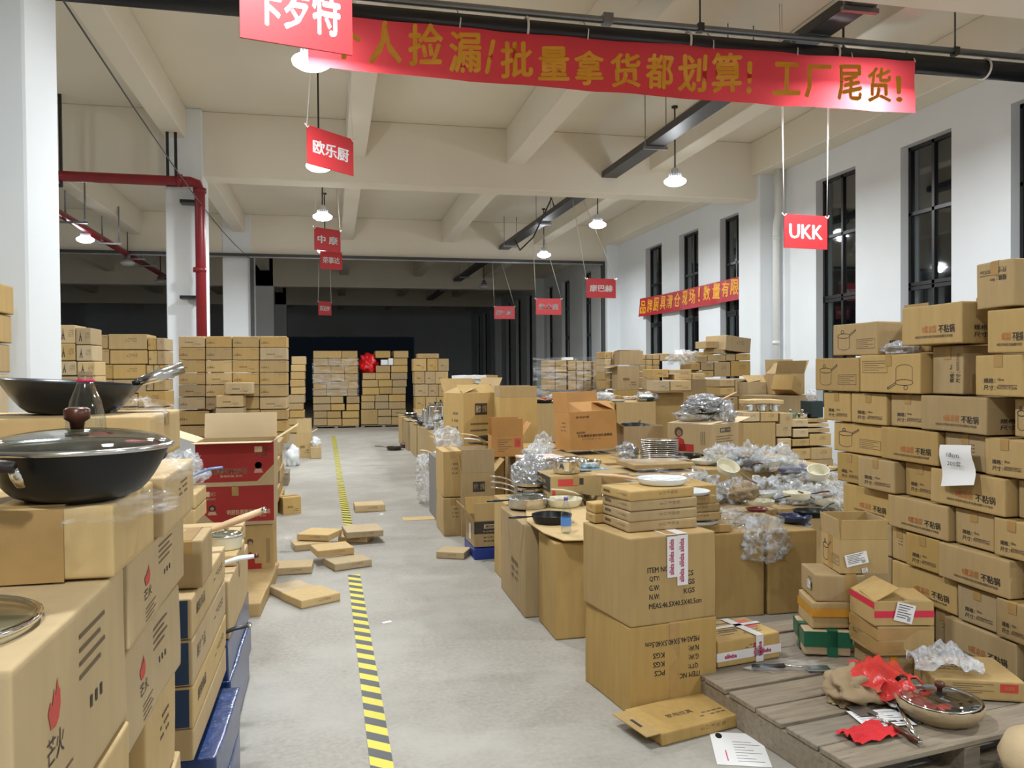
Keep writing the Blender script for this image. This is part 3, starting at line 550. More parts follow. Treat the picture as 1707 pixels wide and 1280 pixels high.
def stackF(cells, Y, dep_, stack, group, mats=None, prn=None, tape='y', amp=.002, fine=True, name='carton', n=1, jy=.0, tm=None):
    """A stack facing the camera: each px cell becomes a carton whose front lies at distance Y."""
    out, nr = rowcol(cells); res = []
    for c, i, j, nn in out:
        y = Y+(c[4] if len(c) > 4 else 0)+random.uniform(-jy, jy); a = atY(c[0], c[3], y); b = atY(c[2], c[1], y)
        sx, sz = b.x-a.x-.004, b.z-a.z-.003; m = random.choice(mats) if mats else kraft
        p = prn(i, j) if prn else ()
        lay = 'top' if i == 0 else 'bottom' if i == nr-1 else ORDW[i]
        res.append(carton('carton in the %s layer of %s, %s' % (lay, stack, place(j, nn)), (sx, dep_, sz), ((a.x+b.x)/2, y+dep_/2, max(a.z, 0)), random.uniform(-.012, .012), m, p, group, tape, name, amp=amp, fine=fine, n=n, r=.006, tm=tm))
    return res
def zc(reg, sc, rects, *more): return [(reg[0]+a/sc, reg[1]+b/sc, reg[0]+c/sc, reg[1]+d/sc)+tuple(e) for a, b, c, d, *e in rects]
def pallet(label, x0, x1, y0, y1, h=.13, m=None, along='x', group=None, T=None, nb=6):
    r = empty('wooden_pallet', ((x0+x1)/2, (y0+y1)/2, 0), 0, label, 'pallet', group); w, d = (x1-x0)/2, (y1-y0)/2; m = m or pallet_wood
    for q in range(nb):
        if along == 'x': p0 = -d+2*d*q/nb; bd = MB().cbox(-w, w, p0+.006, p0+2*d/nb-.006, h-.022, h, .003)
        else: p0 = -w+2*w*q/nb; bd = MB().cbox(p0+.006, p0+2*w/nb-.006, -d, d, h-.022, h, .003)
        bd.build('deck_board', m, r)
    for s in (-1, 0, 1):
        q = s*(w-.05) if along == 'x' else s*(d-.05)
        st = MB().cbox(q-.045, q+.045, -d, d, .0, h-.024, .003) if along == 'x' else MB().cbox(-w, w, q-.045, q+.045, .0, h-.024, .003)
        st.build('stringer', m, r)
    return r
random.seed(7)
# ---- the long wall of printed cartons on the window side: faces lie in the plane X = XR
XR = 3.05
def yr(x): return atX(x, 640, XR).y
ZR = [.10+.187*i for i in range(8)]            # layer heights, floor upwards
RW = [  # px x0, x1, z bottom, z top (None = layer), print, how far it stands back
 ('R3', ZR[7]-.0, None, [(1372, 1418, 'spec', 0), (1419, 1478, 'spec', 0), (1480, 1539, 'spec', .02), (1540, 1652, 'pot', -.02), (1675, 1725, 'draw', .05)]),
 ('R4', 0, None, [(1385, 1469, 'draw', .02), (1470, 1567, 'pot', -.01), (1569, 1639, 'lines', .02), (1641, 1712, 'spec', 0)]),
 ('R5', 0, None, [(1390, 1433, 'spec', .02), (1434, 1497, 'spec', -.02), (1500, 1552, 'spec', .03), (1553, 1679, 'pot', -.01), (1682, 1725, 'lines', .05)]),
 ('R6', 0, None, [(1397, 1480, 'pot', .03), (1482, 1584, 'pot', -.01), (1586, 1654, 'spec', .02), (1656, 1720, 'spec', .0)]),
 ('R7', 0, None, [(1405, 1479, 'lines', .03), (1481, 1507, 'lines', .02), (1509, 1568, 'spec', 0), (1569, 1691, 'pot', -.02), (1695, 1725, 'lines', .05)]),
 ('R8', 0, None, [(1420, 1478, 'lines', .03), (1480, 1592, 'pot', .02), (1595, 1664, 'spec', 0), (1666, 1725, 'spec', -.02)]),
 ('R9', 0, None, [(1450, 1545, 'spec', .04), (1547, 1575, 'lines', .04), (1576, 1699, 'pot', -.01), (1702, 1735, 'lines', .03)])]
LN = ['fifth', 'sixth', 'seventh', 'eighth', 'ninth', 'tenth', 'lowest']
DSC = dict(pot='carton with orange and black lettering', spec='carton printed with size lines', draw='carton with outline pot drawing', lines='plain-sided carton', draw180='carton with upside-down pot drawing', spec180='carton with upside-down size lines', spec90='carton with sideways size lines')
G_R = 'printed pot cartons stacked along the window side'
def wallcarton(x0, x1, zb, zt, pn, dx, label, depth=.40, dy=0, rz=0):
    ya, yb = yr(x1)+dy, yr(x0)+dy; L = yb-ya-.010
    return carton(label, (depth, L, zt-zb-.010), (XR+dx+depth/2, (ya+yb)/2, zb+.005), rz, random.choice([kraft, kraft, kraft_dark]), [(pn, 'L')] + ([('spec', 'F')] if pn in ('pot', 'draw', 'draw180') else []), G_R, 'y' if pn in ('pot', 'draw') else 'x', 'printed_carton', amp=.0045, n=3)
for ri, (nm, _, _, cs) in enumerate(RW):
    zb = .10+.187*(6-ri)
    for j, (x0, x1, pn, dx) in enumerate(cs):
        wallcarton(x0, x1, zb, zb+.187, pn, dx, '%s, %s layer of the tall printed wall, %s' % (DSC[pn], LN[ri], place(j, len(cs))))
z2 = .10+.187*7
def zt_(x, y): return atX(x, y, XR).z
r2 = [(1363, 1438, zt_(1363, 596), 'draw', -.02, 'carton with outline pot drawing beside the windows, end of fourth layer'), (1440, 1543, zt_(1440, 591), 'draw180', -.03, 'carton with upside-down pot drawing under the loose bubble wrap'), (1545, 1598, zt_(1545, 577), 'spec90', .03, 'carton standing on end with sideways size lines below the wide nonstick carton'), (1631, 1712, zt_(1631, 591), 'spec', -.02, 'carton with size lines in fourth layer under the top lettered carton at the edge')]
for x0, x1, zt, pn, dx, lb in r2: wallcarton(x0, x1, z2, zt, pn, dx, lb, depth=.42)
zA, zB, zD = zt_(1363, 596), zt_(1440, 591), zt_(1631, 591); zC = zt_(1545, 577)
wallcarton(1382, 1454, zA+.002, zt_(1382, 541), 'draw', .03, 'carton with outline pot drawing, upper left end, raised flap behind it', rz=.03)
wallcarton(1487, 1517, zB, zt_(1487, 520), 'lines', .14, 'narrow plain carton between the drawn carton and the wide lettered carton')
wallcarton(1516, 1620, zC+.001, zt_(1516, 512), 'pot', -.05, 'wide carton with nonstick pot lettering, highest of the lettered cartons', depth=.36)
wallcarton(1653, 1725, zD+.001, zt_(1653, 517), 'pot', -.03, 'lettered carton at the right edge just under the upside-down carton', depth=.4)
wallcarton(1592, 1652, zt_(1516, 512)+.002, zt_(1592, 494), 'lines', .12, 'flat carton lying behind the topmost upside-down carton', depth=.36)
wallcarton(1632, 1700, zt_(1653, 517)+.003, zt_(1632, 440), 'spec180', -.02, 'topmost carton with upside-down size lines, near the window', depth=.32, rz=-.04)
pallet('wooden pallet under the tall printed carton wall', XR+.0, XR+1.0, 2.9, 4.75, .098, along='y', nb=7)
# loose bubble wrap and sheet of paper on that wall
# ------------------------------------------------------------------ left side of the aisle
PRN['navy'] = lambda mb, f, w, h, dep: (put_rect(mb, f, -w*.48, w*.48, -h*.46, h*.46, 8, .0012, dep), put_rect(mb, f, -w*.3, w*.2, h*.05, h*.12, 6, .0018, dep))
def pr_red(mb, f, w, h, dep, fl=1):
    poly(mb, f, [(-.5*w, -.40*h), (.28*w if fl > 0 else .5*w, -.40*h), (.5*w, -.02*h if fl > 0 else -.4*h), (.5*w, .5*h), (-.5*w, .5*h), (-.5*w, -.02*h if fl < 0 else .1*h)] if fl > 0 else [(-.28*w, -.40*h), (.5*w, -.40*h), (.5*w, .5*h), (-.5*w, .5*h), (-.5*w, -.02*h)], 9, dep)
    g = (f[0]+f[3]*.0008, f[1], f[2], f[3]); a = .34*fl
    put_rect(mb, g, (a-.09)*w, (a+.01)*w, .26*h, .39*h, 5, .0014, dep); put_text(mb, '厨炊', g, (a+.055)*w, .325*h, .10*h, 5, .01, .07*w, dep=dep); put_text(mb, '专业厨具品质', g, a*w, .20*h, .06*h, 5, .01, .17*w, dep=dep)
    put_text(mb, '明厨防溅微珐不粘炒锅', g, (-.13 if fl > 0 else .17)*w, -.16*h, .13*h, 5, .022, .56*w, dep=dep); put_text(mb, '家用炒锅 系列', g, (-.05 if fl > 0 else .25)*w, -.27*h, .05*h, 5, .0, .28*w, dep=dep)
    c = (.30*fl*w, -.04*h); ring(mb, g, c[0], c[1], .0, .0, .09*w, 1, dep=dep); g2 = (g[0]+f[3]*.0008, f[1], f[2], f[3]); ring(mb, g2, c[0], c[1]-.01*h, 0, 0, .05*w, 10, dep=dep); poly(mb, g2, [(c[0]-.06*w, c[1]-.17*h), (c[0]+.06*w, c[1]-.17*h), (c[0]+.04*w, c[1]-.08*h), (c[0]-.04*w, c[1]-.08*h)], 10, dep)
PRN['red'] = pr_red; PRN['red2'] = lambda *a: pr_red(*a, fl=-1)
def pr_lady(mb, f, w, h, dep, cu=-.25):
    put_rect(mb, f, -.42*w, .12*w, -.46*h, -.2*h, 9, .0012, dep); poly(mb, f, [((cu-.16)*w, -.46*h), ((cu+.2)*w, -.46*h), ((cu+.14)*w, -.05*h), ((cu+.02)*w, .02*h), ((cu-.1)*w, -.04*h)], 9, dep)
    ring(mb, f, cu*w+.02*w, .2*h, 0, 0, .2*w, 2, dep=dep); g = (f[0]+f[3]*.0008, f[1], f[2], f[3]); ring(mb, g, cu*w+.03*w, .17*h, 0, 0, .12*w, 10, dep=dep)
    for i in range(3): put_rect(mb, f, (.28+.04*i)*w, (.295+.04*i)*w, -.2*h, .25*h, 2, .0012, dep)
PRN['lady'] = pr_lady
def pr_navlabel(mb, f, w, h, dep):
    put_rect(mb, f, -.16*w, .2*w, .20*h, .36*h, 1, .0012, dep); g = (f[0]+f[3]*.0008, f[1], f[2], f[3]); put_text(mb, '厨炊', g, -.06*w, .28*h, .10*h, 5, .02, .15*w, dep=dep); put_text(mb, '炒锅', g, .12*w, .28*h, .10*h, 11, .0, .12*w, dep=dep)
    for i in range(5): put_rect(mb, f, -.30*w, (.30-.1*(i % 2))*w, (.06-.09*i)*h, (.085-.09*i)*h, 2, .0012, dep)
PRN['navlabel'] = pr_navlabel
XL = -.40; G_N = 'flame-printed cartons stacked beside the viewer'
def cbx(label, x0, x1, y0, y1, z0, z1, m=kraft_light, prints=(), group=None, tape='y', **k): return carton(label, (x1-x0-.006, y1-y0-.006, z1-z0-.004), ((x0+x1)/2, (y0+y1)/2, z0+.002), k.pop('rz', 0), m, prints, group, tape, **k)
zt = 1.178
cbx('large carton with red flame print carrying a glass lid', -1.0, XL, 1.13, 1.70, .882, zt, prints=[('flame', 'R'), ('small', 'T')], group=G_N, n=4, amp=.004)
cbx('flame-printed carton behind the nearest one under the tape-sealed boxes', -1.0, XL, 1.72, 2.33, 1.0, zt, prints=[('flame', 'R')], group=G_N, n=4, amp=.004)
cbx('dented flame-printed carton in the second layer, crumpled edge', -1.0, XL-.005, 1.72, 2.29, .78, .996, prints=[('flame', 'R')], group=G_N, n=5, amp=.016)
cbx('plain carton below the nearest flame-printed carton', -1.0, XL+.005, 1.13, 1.70, .56, .878, prints=[('lines', 'R')], group=G_N, n=4, amp=.005)
cbx('recessed carton with silver tape in the third layer by the blue boxes', -1.0, XL-.02, 1.95, 2.29, .53, .776, prints=[('lines', 'R')], group=G_N, n=4, amp=.006)
cbx('dented carton low in the stack beside the blue boxes', -1.0, XL-.01, 1.74, 2.33, .27, .526, group=G_N, n=5, amp=.014)
cbx('carton behind the recessed one in the third layer', -1.0, XL-.06, 1.72, 1.93, .53, .776, group=G_N)
cbx('carton standing on the floor below the dented low one', -1.0, XL-.01, 1.74, 2.33, .0, .266, group=G_N)
cbx('carton second from the floor in the nearest column', -1.0, XL+.005, 1.13, 1.70, .27, .556, group=G_N)
cbx('carton on the floor in the nearest column', -1.0, XL+.005, 1.13, 1.70, .0, .266, group=G_N)
zU = atX(180, 848, -.39).z; yU1, yU2 = atZ(180, 967, zt).y, atZ(240, 905, zt).y
u1 = cbx('taped carton in front carrying the lidded black wok', -1.05, -.39, yU1, yU2, zt, zU, m=kraft_light, prints=[('lines', 'F'), ('small', 'F')], tape=None, n=4, amp=.005)
MB().box(.13, .245, -(yU2-yU1)/2-.003, -(yU2-yU1)/2+.0, .0, zU-zt-.006).build('packing_tape', tape_m, u1); MB().box(.13, .245, -(yU2-yU1)/2+.01, (yU2-yU1)/2-.01, zU-zt-.004, zU-zt+.001).build('packing_tape', tape_m, u1)
yB = yU2+.03; zU2 = atX(262, 800, -.38).z
u2 = cbx('taped carton behind the wok carton, clear film on its corner', -1.05, -.375, yB, yB+.42, zt, zU2, m=kraft_light, prints=[('lines', 'R')], n=4, amp=.005)
yC = atX(255, 750, -.46).y; zU3 = atX(255, 692, -.46).z
u3 = cbx('long carton on top at the back carrying the open black wok', -1.3, -.46, yC, yC+.40, zU2, zU3, m=kraft_light, prints=[('side', 'F')], tape='x', n=4, amp=.004)
cbx('carton at the back holding up the long carton', -1.5, -1.06, yB-.1, yB+.5, zt-.3, zU2, m=kraft); cbx('tall bulk carton at the back of the near stack', -1.5, -1.02, yB-.1, yB+.5, 0, zt-.3, m=kraft)
# wisps of clear film on the taped corners
def blob(name, label, loc, r, m, seed=0, amp=.35, sub=3, fr=2.2, rz=0, cat='wrap', group=None, flat=.0, parent=None, ridge=True):
    """A crumpled lump of plastic: closed surface with sharp folds."""
    n1, n2 = 10*sub, 6*sub; vs = []; fs = []
    for i in range(n2+1):
        th = PI*i/n2
        for k in range(n1):
            ph = 2*PI*k/n1; d = Vector((math.sin(th)*math.cos(ph), math.sin(th)*math.sin(ph), math.cos(th)))
            q = d*fr+Vector((seed*3.7, seed*1.3, seed*2.1)); a = noise.noise(q); b2 = abs(noise.noise(q*2.3)); c2 = abs(noise.noise(q*5.1)) if ridge else 0
            s_ = 1+amp*(1.1*a-.7*b2-.45*c2); p = Vector((d.x*r[0], d.y*r[1], d.z*r[2]))*s_
            if p.z < -r[2]*(.6-flat): p.z = -r[2]*(.6-flat)
            vs.append((p.x, p.y, p.z+r[2]*(.6-flat)))
    for i in range(n2):
        for k in range(n1): k2 = (k+1) % n1; fs.append((i*n1+k, (i+1)*n1+k, (i+1)*n1+k2, i*n1+k2))
    o = MB().add(vs, fs, 0, True).build(name, m, parent); o.location = loc; o.rotation_euler = (0, 0, rz)
    if not parent: tag(o, label, cat, group)
    return o
blob('plastic_wrap', None, (.33, -.1, .11), (.09, .17, .02), clear, 4, .6, parent=u1)
blob('plastic_wrap', None, (.36, -.05, zU3-zU2-.03), (.07, .17, .05), clear, 7, .6, parent=u3)
blob('plastic_wrap', None, (.30, -.08, zU2-zt-.02), (.08, .17, .03), clear, 9, .6, parent=u2)
# ---- cookware builders
def bowl(mb, R, h, rb, t=.003, n=40, mi=0, mi_in=None, curve=.6, zb=0.0):
    """Pan body: outer wall of material MI, inside MI_IN."""
    K = 10; out = [(0.0005, zb), (rb*.96, zb), (rb, zb+.003)]
    for i in range(1, K+1): u = i/K; out.append((rb+(R-rb)*(u**curve if curve < 1 else 1-(1-u)**(1/curve)), zb+.003+(h-.003)*u))
    mb.lathe(out, n, mi, cap=False); R0 = [(r-t, z) for r, z in out[3:]][::-1]
    inn = [(R, zb+h), (R-t, zb+h)] + R0[1:] + [(rb-t, zb+t+.003), (.0005, zb+t+.003)]
    mb.lathe(inn, n, mi if mi_in is None else mi_in, cap=False)
def handle(parent, m, R, z, ang, L=.17, r=.011, rise=.03, flat=.6, name='handle', tip=None, neck=True):
    c, s = math.cos(ang), math.sin(ang); P = lambda d, zz: (c*d, s*d, zz); t = MB(); k1, k2 = (.45, .85) if rise < .07 else (.28, .62)
    t.tube([P(R-.006, z), P(R+.02, z+rise*.15), P(R+.05, z+rise*k1), P(R+L*.6, z+rise*k2), P(R+L, z+rise)], [r*.55, r*.6, r*.9, r*1.1, r*.85], 10, flat=flat); h = t.build(name, m, parent)
    if tip: MB().tube([P(R+L-.006, z+rise), P(R+L+.012, z+rise+.002)], r*.95, 10, flat=flat).build('end_cap', tip, h)
    return h
def side_ear(parent, m, R, z, ang, w=.045, r=.006, name='side_handle'):
    c, s = math.cos(ang), math.sin(ang); pts = []
    for u in (-1, -.8, -.3, .3, .8, 1): d = R-.004+.035*(1-u**4); pts.append((c*d-s*w*u, s*d+c*w*u, z+.006*(1-u*u)))
    return MB().tube(pts, r, 8).build(name, m, parent)
def lid(parent, R, z, knob_m, m=glass, dome=.035, rim=steel, knob='round', name='lid', kr=.018, kh=.035):
    prof = [(R*math.sin(u*PI/2), z+dome*math.cos(u*PI/2)) for u in [i/8 for i in range(9)]]; prof[0] = (.0005, z+dome)
    l = MB().lathe(prof+[(R*.995, z-.002)]+[(r-.003 if r > .01 else r, zz-.003) for r, zz in prof[::-1]], 40, cap=False).build(name, m, parent)
    MB().lathe([(R-.006, z-.004), (R+.003, z-.004), (R+.004, z+.003), (R-.003, z+.006), (R-.006, z-.004)], 40, cap=False).build('rim', rim, l)
    if knob == 'round': MB().lathe([(kr*.5, z+dome-.002), (kr*.6, z+dome+kh*.3), (kr, z+dome+kh*.45), (kr*1.02, z+dome+kh*.9), (kr*.7, z+dome+kh), (.0005, z+dome+kh)], 20).build('knob', knob_m, l)
    else: MB().tube([(-.04, 0, z+dome+.004), (-.04, 0, z+dome+.024), (.04, 0, z+dome+.026), (.05, 0, z+dome+.02)], .009, 8, flat=.6).build('knob', knob_m, l)
    return l
def pan(label, loc, R, h, rb=None, out=black_coat, inn=None, hang=0.0, hm=black_plastic, hl=.17, rz=0, rx=0, ry=0, name='frying_pan', cat='pan', group=None, curve=.6, lidk=None, ears=0, tip=None, rise=.03, hr=.011, rim=None, zs=None):
    o = empty(name, loc, rz, label, cat, group); o.rotation_euler = (rx, ry, rz)
    b = MB(); bowl(b, R, h, rb or R*.72, .0035, 40, 0, 1, curve); b.build('body', [out, inn or out], o)
    if rim: MB().lathe([(R-.004, h-.003), (R+.003, h-.003), (R+.003, h+.003), (R-.004, h+.002), (R-.004, h-.003)], 40, cap=False).build('rim', rim, o)
    if hm: handle(o, hm, R, h*.8, hang, hl, hr, rise, tip=tip)
    for k in range(ears): side_ear(o, hm if not hm or ears == 1 else steel, R, h*.8, hang+PI*(k+1) if ears == 1 else hang+PI/2+PI*k)
    if lidk: lid(o, R, h, **lidk)
    return o
def bottle(label, loc, R, h, cap=None, labelm=None, liquid=None):
    o = empty('plastic_bottle', loc, 0, label, 'bottle'); MB().lathe([(.0005, .004), (R*.8, 0), (R, .01), (R*.97, h*.2), (R, h*.42), (R*.95, h*.58), (R*.75, h*.74), (R*.42, h*.88), (R*.36, h*.9), (R*.36, h*.99), (R*.33, h*.99), (R*.33, h*.9)], 28, cap=False).build('body', glass, o)
    if cap: MB().lathe([(R*.42, h*.93), (R*.42, h*1.01), (R*.38, h*1.02), (.0005, h*1.02)], 20).build('cap', cap, o)
    else: MB().lathe([(R*.36, h*.9), (R*.44, h*.9), (R*.44, h*.925), (R*.36, h*.925)], 24, cap=False).build('neck_ring', mat('pink_ring', (.7, .03, .12), .4), o)
    if labelm: MB().lathe([(R*1.005, h*.2), (R*1.008, h*.45)], 28, cap=False).build('paper_label', labelm, o)
    return o
# lidded black wok with brown knob
R1 = .162; cw = atZ(128, 832, zU); w1 = empty('lidded_wok', (cw.x, max(cw.y, yU1+.10), zU), 0, 'black lidded wok with brown knob on the near taped carton', 'wok')
b = MB(); bowl(b, R1, .098, R1*.52, .004, 48, 0, 0, .5); b.build('body', black_coat, w1)
lid(w1, R1+.004, .099, brown_wood, dome=.035, kr=.0225, kh=.04); poly_ = MB().lathe([(.0005, .0), (.02, .0)], 16); lb = poly_.build('sticker', ink_red, w1); lb.matrix_local = TR((.055, -.055, .126), 0, .32); lb.scale = (1.1, .6, 1)
hd = MB().tube([(-.045, -.185, .082), (-.10, -.178, .086), (-.150, -.150, .092), (-.165, -.135, .093)], [.010, .0125, .0135, .0125], 12); hd2 = hd.build('side_handle', mat('black_grip', (.02, .012, .012), .35), w1)
MB().lathe([(.0005, 0), (.012, 0), (.013, -.006)], 14, T=TR((-.158, -.152, .094), 0, PI/2)).build('screw_cap', chrome, hd2); MB().tube([(-.05, -.178, .078), (-.048, -.166, .062), (-.046, -.152, .046)], [.009, .011, .009], 10, flat=.6).build('bracket', chrome, hd2)
side_ear(w1, black_plastic, R1, .066, math.radians(60), .05, .011)
# open wok with steel handle
cw = Vector((atY(116, 690, yC+.2).x, yC+.20, zU3)); w2 = empty('open_wok', cw, 0, 'open black wok with steel handle on the long carton', 'wok')
b = MB(); bowl(b, .178, .088, .105, .003, 48, 0, 0, .75); b.build('body', mat('blue_black_iron', (.018, .022, .03), .3, metal=.4), w2); w2.rotation_euler = (0, .07, 0)
hs_ = MB().tube([(.15, .035, .09), (.17, .045, .10)], .009, 12).build('socket', black_plastic, w2); MB().tube([(.165, .043, .097), (.205, .055, .115), (.275, .075, .145)], [.012, .0175, .0175], 16).build('handle', steel, w2)
bottle('clear empty bottle with pink neck ring behind the lidded wok', (atY(142, 700, yU2-.06).x, yU2-.055, zU), .04, .245)
gl = empty('glass_lid', (-.585, 1.315, zt+.012), 0, 'glass pan lid lying on the nearest flame carton', 'lid'); lid(gl, .15, 0, brown_wood, dome=.018, kr=.01, kh=.01, name='dome', rim=chrome)
# three cartons by the near pillar
for i, (y0, y1) in enumerate(((476, 523), (525, 572), (574, 622))):
    a, b = atY(-140, y1, 5.35), atY(18-3*i, y0, 5.35); cbx('carton beside the near white pillar, %s' % ['topmost of three', 'middle one of three', 'lowest one in sight'][i], a.x, b.x, 4.9, 5.4, a.z, b.z, m=kraft, prints=[('lines', 'F')], group='cartons by the near pillar', tape='y')
a = atY(-140, 624, 5.35); b = atY(10, 624, 5.35); cbx('tall carton hidden below the three by the near pillar', a.x, b.x, 4.92, 5.4, 0, a.z, tape=None)
# ---- navy boxes
XB = -.43; zz = [atX(323, y, XB).z for y in (993, 1065, 1145, 1218, 1275)]; GB = 'navy-ended boxes beside the aisle'
for i in range(4): cbx('long box with navy end, %s layer beside the aisle' % ['top', 'second', 'third', 'lowest visible'][i], -1.0, XB, 2.62, 3.40, zz[i+1], zz[i], m=kraft_light, prints=[('navy', 'F'), ('side', 'R')] if i < 3 else [('side', 'F')], group=GB, tape=None)
for i in range(2): cbx('blue film-wrapped box on the floor near the navy ends, %s' % ['lower one', 'upper one'][i], -.95, -.372, 2.70, 3.32, .0+.165*i, .165*(i+1), m=blue_film, group=GB, tape=None, amp=.008, n=4)
for i in range(3): cbx('blue film-wrapped box farther along the aisle, %s' % ['on the floor', 'middle one', 'top one'][i], -1.0, XB+.01*(i % 2), 3.44, 4.28, .0+.15*i, .15*(i+1), m=blue_film, prints=[('lines', 'T')] if i == 2 else (), group=GB, tape=None, amp=.008, n=4)
cbx('carton filling behind the blue film-wrapped boxes', -1.0, XB-.06, 2.62, 3.40, .335, zz[4], tape=None)
zt1 = zz[0]
a = atY(309, 990, 2.72); b = atY(338, 905, 2.72); cbx('small upright carton standing on the top navy-ended box', a.x-.06, b.x, 2.72, 2.95, zt1, b.z+.01, m=kraft, tape='y', group='small cartons above the navy boxes'); 
a = atY(336, 935, 3.9); b = atY(401, 912, 3.9)
fzt = a.z; fz = .45; cbx('carton pile under the cream lidded pot', a.x-.25, b.x, 3.5, 4.25, fz, a.z, m=kraft_light, tape='x', group='small cartons above the navy boxes'); cbx('flat carton under the cream lidded pot', a.x-.2, b.x, 3.75, 4.1, a.z, b.z, m=kraft_light, prints=[('lines', 'F')], tape='x', group='small cartons above the navy boxes')
b3 = atY(399, 886, 4.1); cbx('flat carton behind the cream lidded pot', a.x-.2, b3.x, 4.12, 4.4, b.z-.05, b3.z, m=kraft_light, prints=[('lines', 'F')], tape='x', group='small cartons above the navy boxes')
c = atY(363, 928, 3.62); pan('small cream pot with glass lid and wooden knob on flat carton', (c.x, 3.9, b.z), .072, .06, .066, cream_coat, hm=None, name='lidded_pot', cat='pot', lidk=dict(knob_m=wood_h, dome=.02, kr=.015, kh=.02))
c = atY(388, 958, 3.46); pan('pan with white handle poking out over the navy boxes', (c.x-.17, 3.62, fzt+.002), .075, .04, out=white_coat, hang=.12, hm=white_coat, hl=.17, rise=.03, hr=.017, tip=brown_wood)
c = atY(380, 1030, 3.36); o = pan('pan with black handle poking out among the blue boxes', (XB-.16, 3.44, .452), .10, .04, out=black_coat, hang=.1, hl=.14, hr=.013, tip=chrome)
c = atY(335, 880, 3.3); pan('pan with thick wooden handle slanting up before the red cartons', (c.x-.10, 3.25, c.z-.06), .115, .05, out=steel, inn=black_coat, hang=.2, hm=wood_h, hl=.22, rise=.075, hr=.022, tip=chrome, )
c = atY(312, 802, 4.6); pan('pale pan with blue handle left of the upper red carton', (c.x-.13, 4.8, c.z-.04), .12, .05, out=mat('mint_coat', (.55, .68, .66), .3), hang=-.1, hm=mat('blue_handle', (.18, .30, .6), .4), hl=.17, rise=.05, hr=.012)
blob('plastic_wrap', 'crumpled clear film with pans left of the red cartons', (atY(305, 800, 5.0).x, 5.05, atY(305, 808, 5.0).z), (.12, .15, .13), crinkle, 12, .5)
a = atY(300, 850, 4.7); b = atY(326, 824, 4.7); cbx('carton left of the lower red carton, upper one', a.x-.3, b.x, 4.7, 5.1, a.z, b.z, m=kraft_light, tape=None); c = atY(326, 876, 4.7); cbx('carton left of the lower red carton, lower one', a.x-.3, b.x, 4.7, 5.1, c.z, a.z, m=kraft_light, tape=None); cbx('tall carton on the floor left of the red cartons', a.x-.3, b.x-.01, 4.7, 5.1, 0, c.z, m=kraft, tape=None)
cbx('bulk carton supporting the pans behind the navy boxes', -1.0, -.75, 3.0, 3.4, zt1, zt1+.12, tape=None)
# ---- red cartons
YR = 6.3; a = atY(327, 880, YR); b = atY(457, 808, YR); c = atY(457, 735, YR); GR = 'red printed cookware cartons'
cbx('red printed carton in the middle, closed, lettering to the lower edge', a.x, b.x, YR, YR+.42, a.z, b.z, m=kraft_light, prints=[('red2', 'F')], group=GR, n=3)
open_carton('red printed carton on top standing open with cream flaps', (b.x-a.x, .42, c.z-b.z), ((a.x+b.x)/2, YR+.21, b.z), 0, kraft_light, [('red', 'F')], (88, 14, 70, 58), .20, GR, fm=kraft_cream)
q = atY(402, 938, YR+.02); cbx('small carton with printed woman in red below the red cartons', q.x, b.x-.01, YR+.02, YR+.4, 0, a.z, m=kraft, prints=[('lady', 'F')], tape=None); cbx('plain carton under the red cartons beside the printed woman', a.x, q.x, YR+.03, YR+.4, 0, a.z, m=kraft, tape=None)
# ---- cardboard slab and jug on the floor
carton('thick flattened cardboard slab lying beside the navy boxes', (.30, 1.15, .085), (-.60, 5.95, .0), -.04, kraft, (), None, None, 'cardboard_slab', 'cardboard', amp=.012, n=4)
j = empty('plastic_jug', (atZ(472, 920).x, atZ(472, 920).y, 0), 0, 'clear plastic bundle with two looped handles on the floor', 'jug'); blob('body', None, (0, 0, 0), (.10, .09, .10), clear, 3, .5, parent=j)
for s in (-1, 1): MB().tube([(s*.07, 0, .05), (s*.12, 0, .09), (s*.12, .0, .17), (s*.07, 0, .19)], .008, 8).build('handle', steel if s < 0 else clear, j)
# ---- flat cartons lying on the floor
GF = 'flat pan cartons scattered on the aisle floor'
def flat(label, x, y, z, rz, sx=.31, sy=.27, h=.055, tilt=0, m=kraft_light): return carton(label, (sx, sy, h), (x, y, z+.002), rz, m, [('lines', 'F')], GF, None, 'flat_carton', 'box', rx=tilt, amp=.003)
flat('flat carton alone on the floor beyond the tape gap', .37, 9.24, 0, .05, .33, .27, .075)
flat('flat carton on top of the farthest pair across the tape', .24, 7.58, .062, .12, .33, .36)
flat('flat carton underneath the farthest pair across the tape', .19, 7.62, 0, -.3, .27, .28)
flat('flat carton on top at the far left of the heap', -.14, 7.50, .062, -.42, .30, .30)
flat('flat carton underneath at the far left of the heap', -.22, 7.40, 0, .2, .31, .26)
flat('flat carton on top in the middle of the heap', -.03, 6.84, .062, .25, .30, .27)
flat('flat carton under the middle of the heap, reaching the tape', .09, 6.62, 0, .35, .31, .27)
flat('flat carton with ring mark at the left of the heap', -.32, 6.55, 0, -.03, .28, .26)
flat('flat carton behind the nearest one by the cardboard slab', -.31, 5.87, 0, .5, .24, .24)
flat('nearest flat carton of the heap, skewed in front', -.17, 5.66, 0, .52, .29, .29)
flat('flat carton on the floor beside the open printed carton', .97, 6.74, 0, -.45, .24, .22)
carton('small square carton alone on the floor by the red cartons', (.2, .2, .19), (-.50, 9.28, 0), .35, kraft, [('small', 'F')], None, 'x', amp=.008, n=4)
tag(MB().cbox(-.17, .17, -.1, .1, 0, .006, .002).build('cardboard_sheet', kraft_light, None, TR((.86, 8.55, 0), .05)), 'flat sheet of cardboard lying on the floor right of the aisle', 'cardboard')
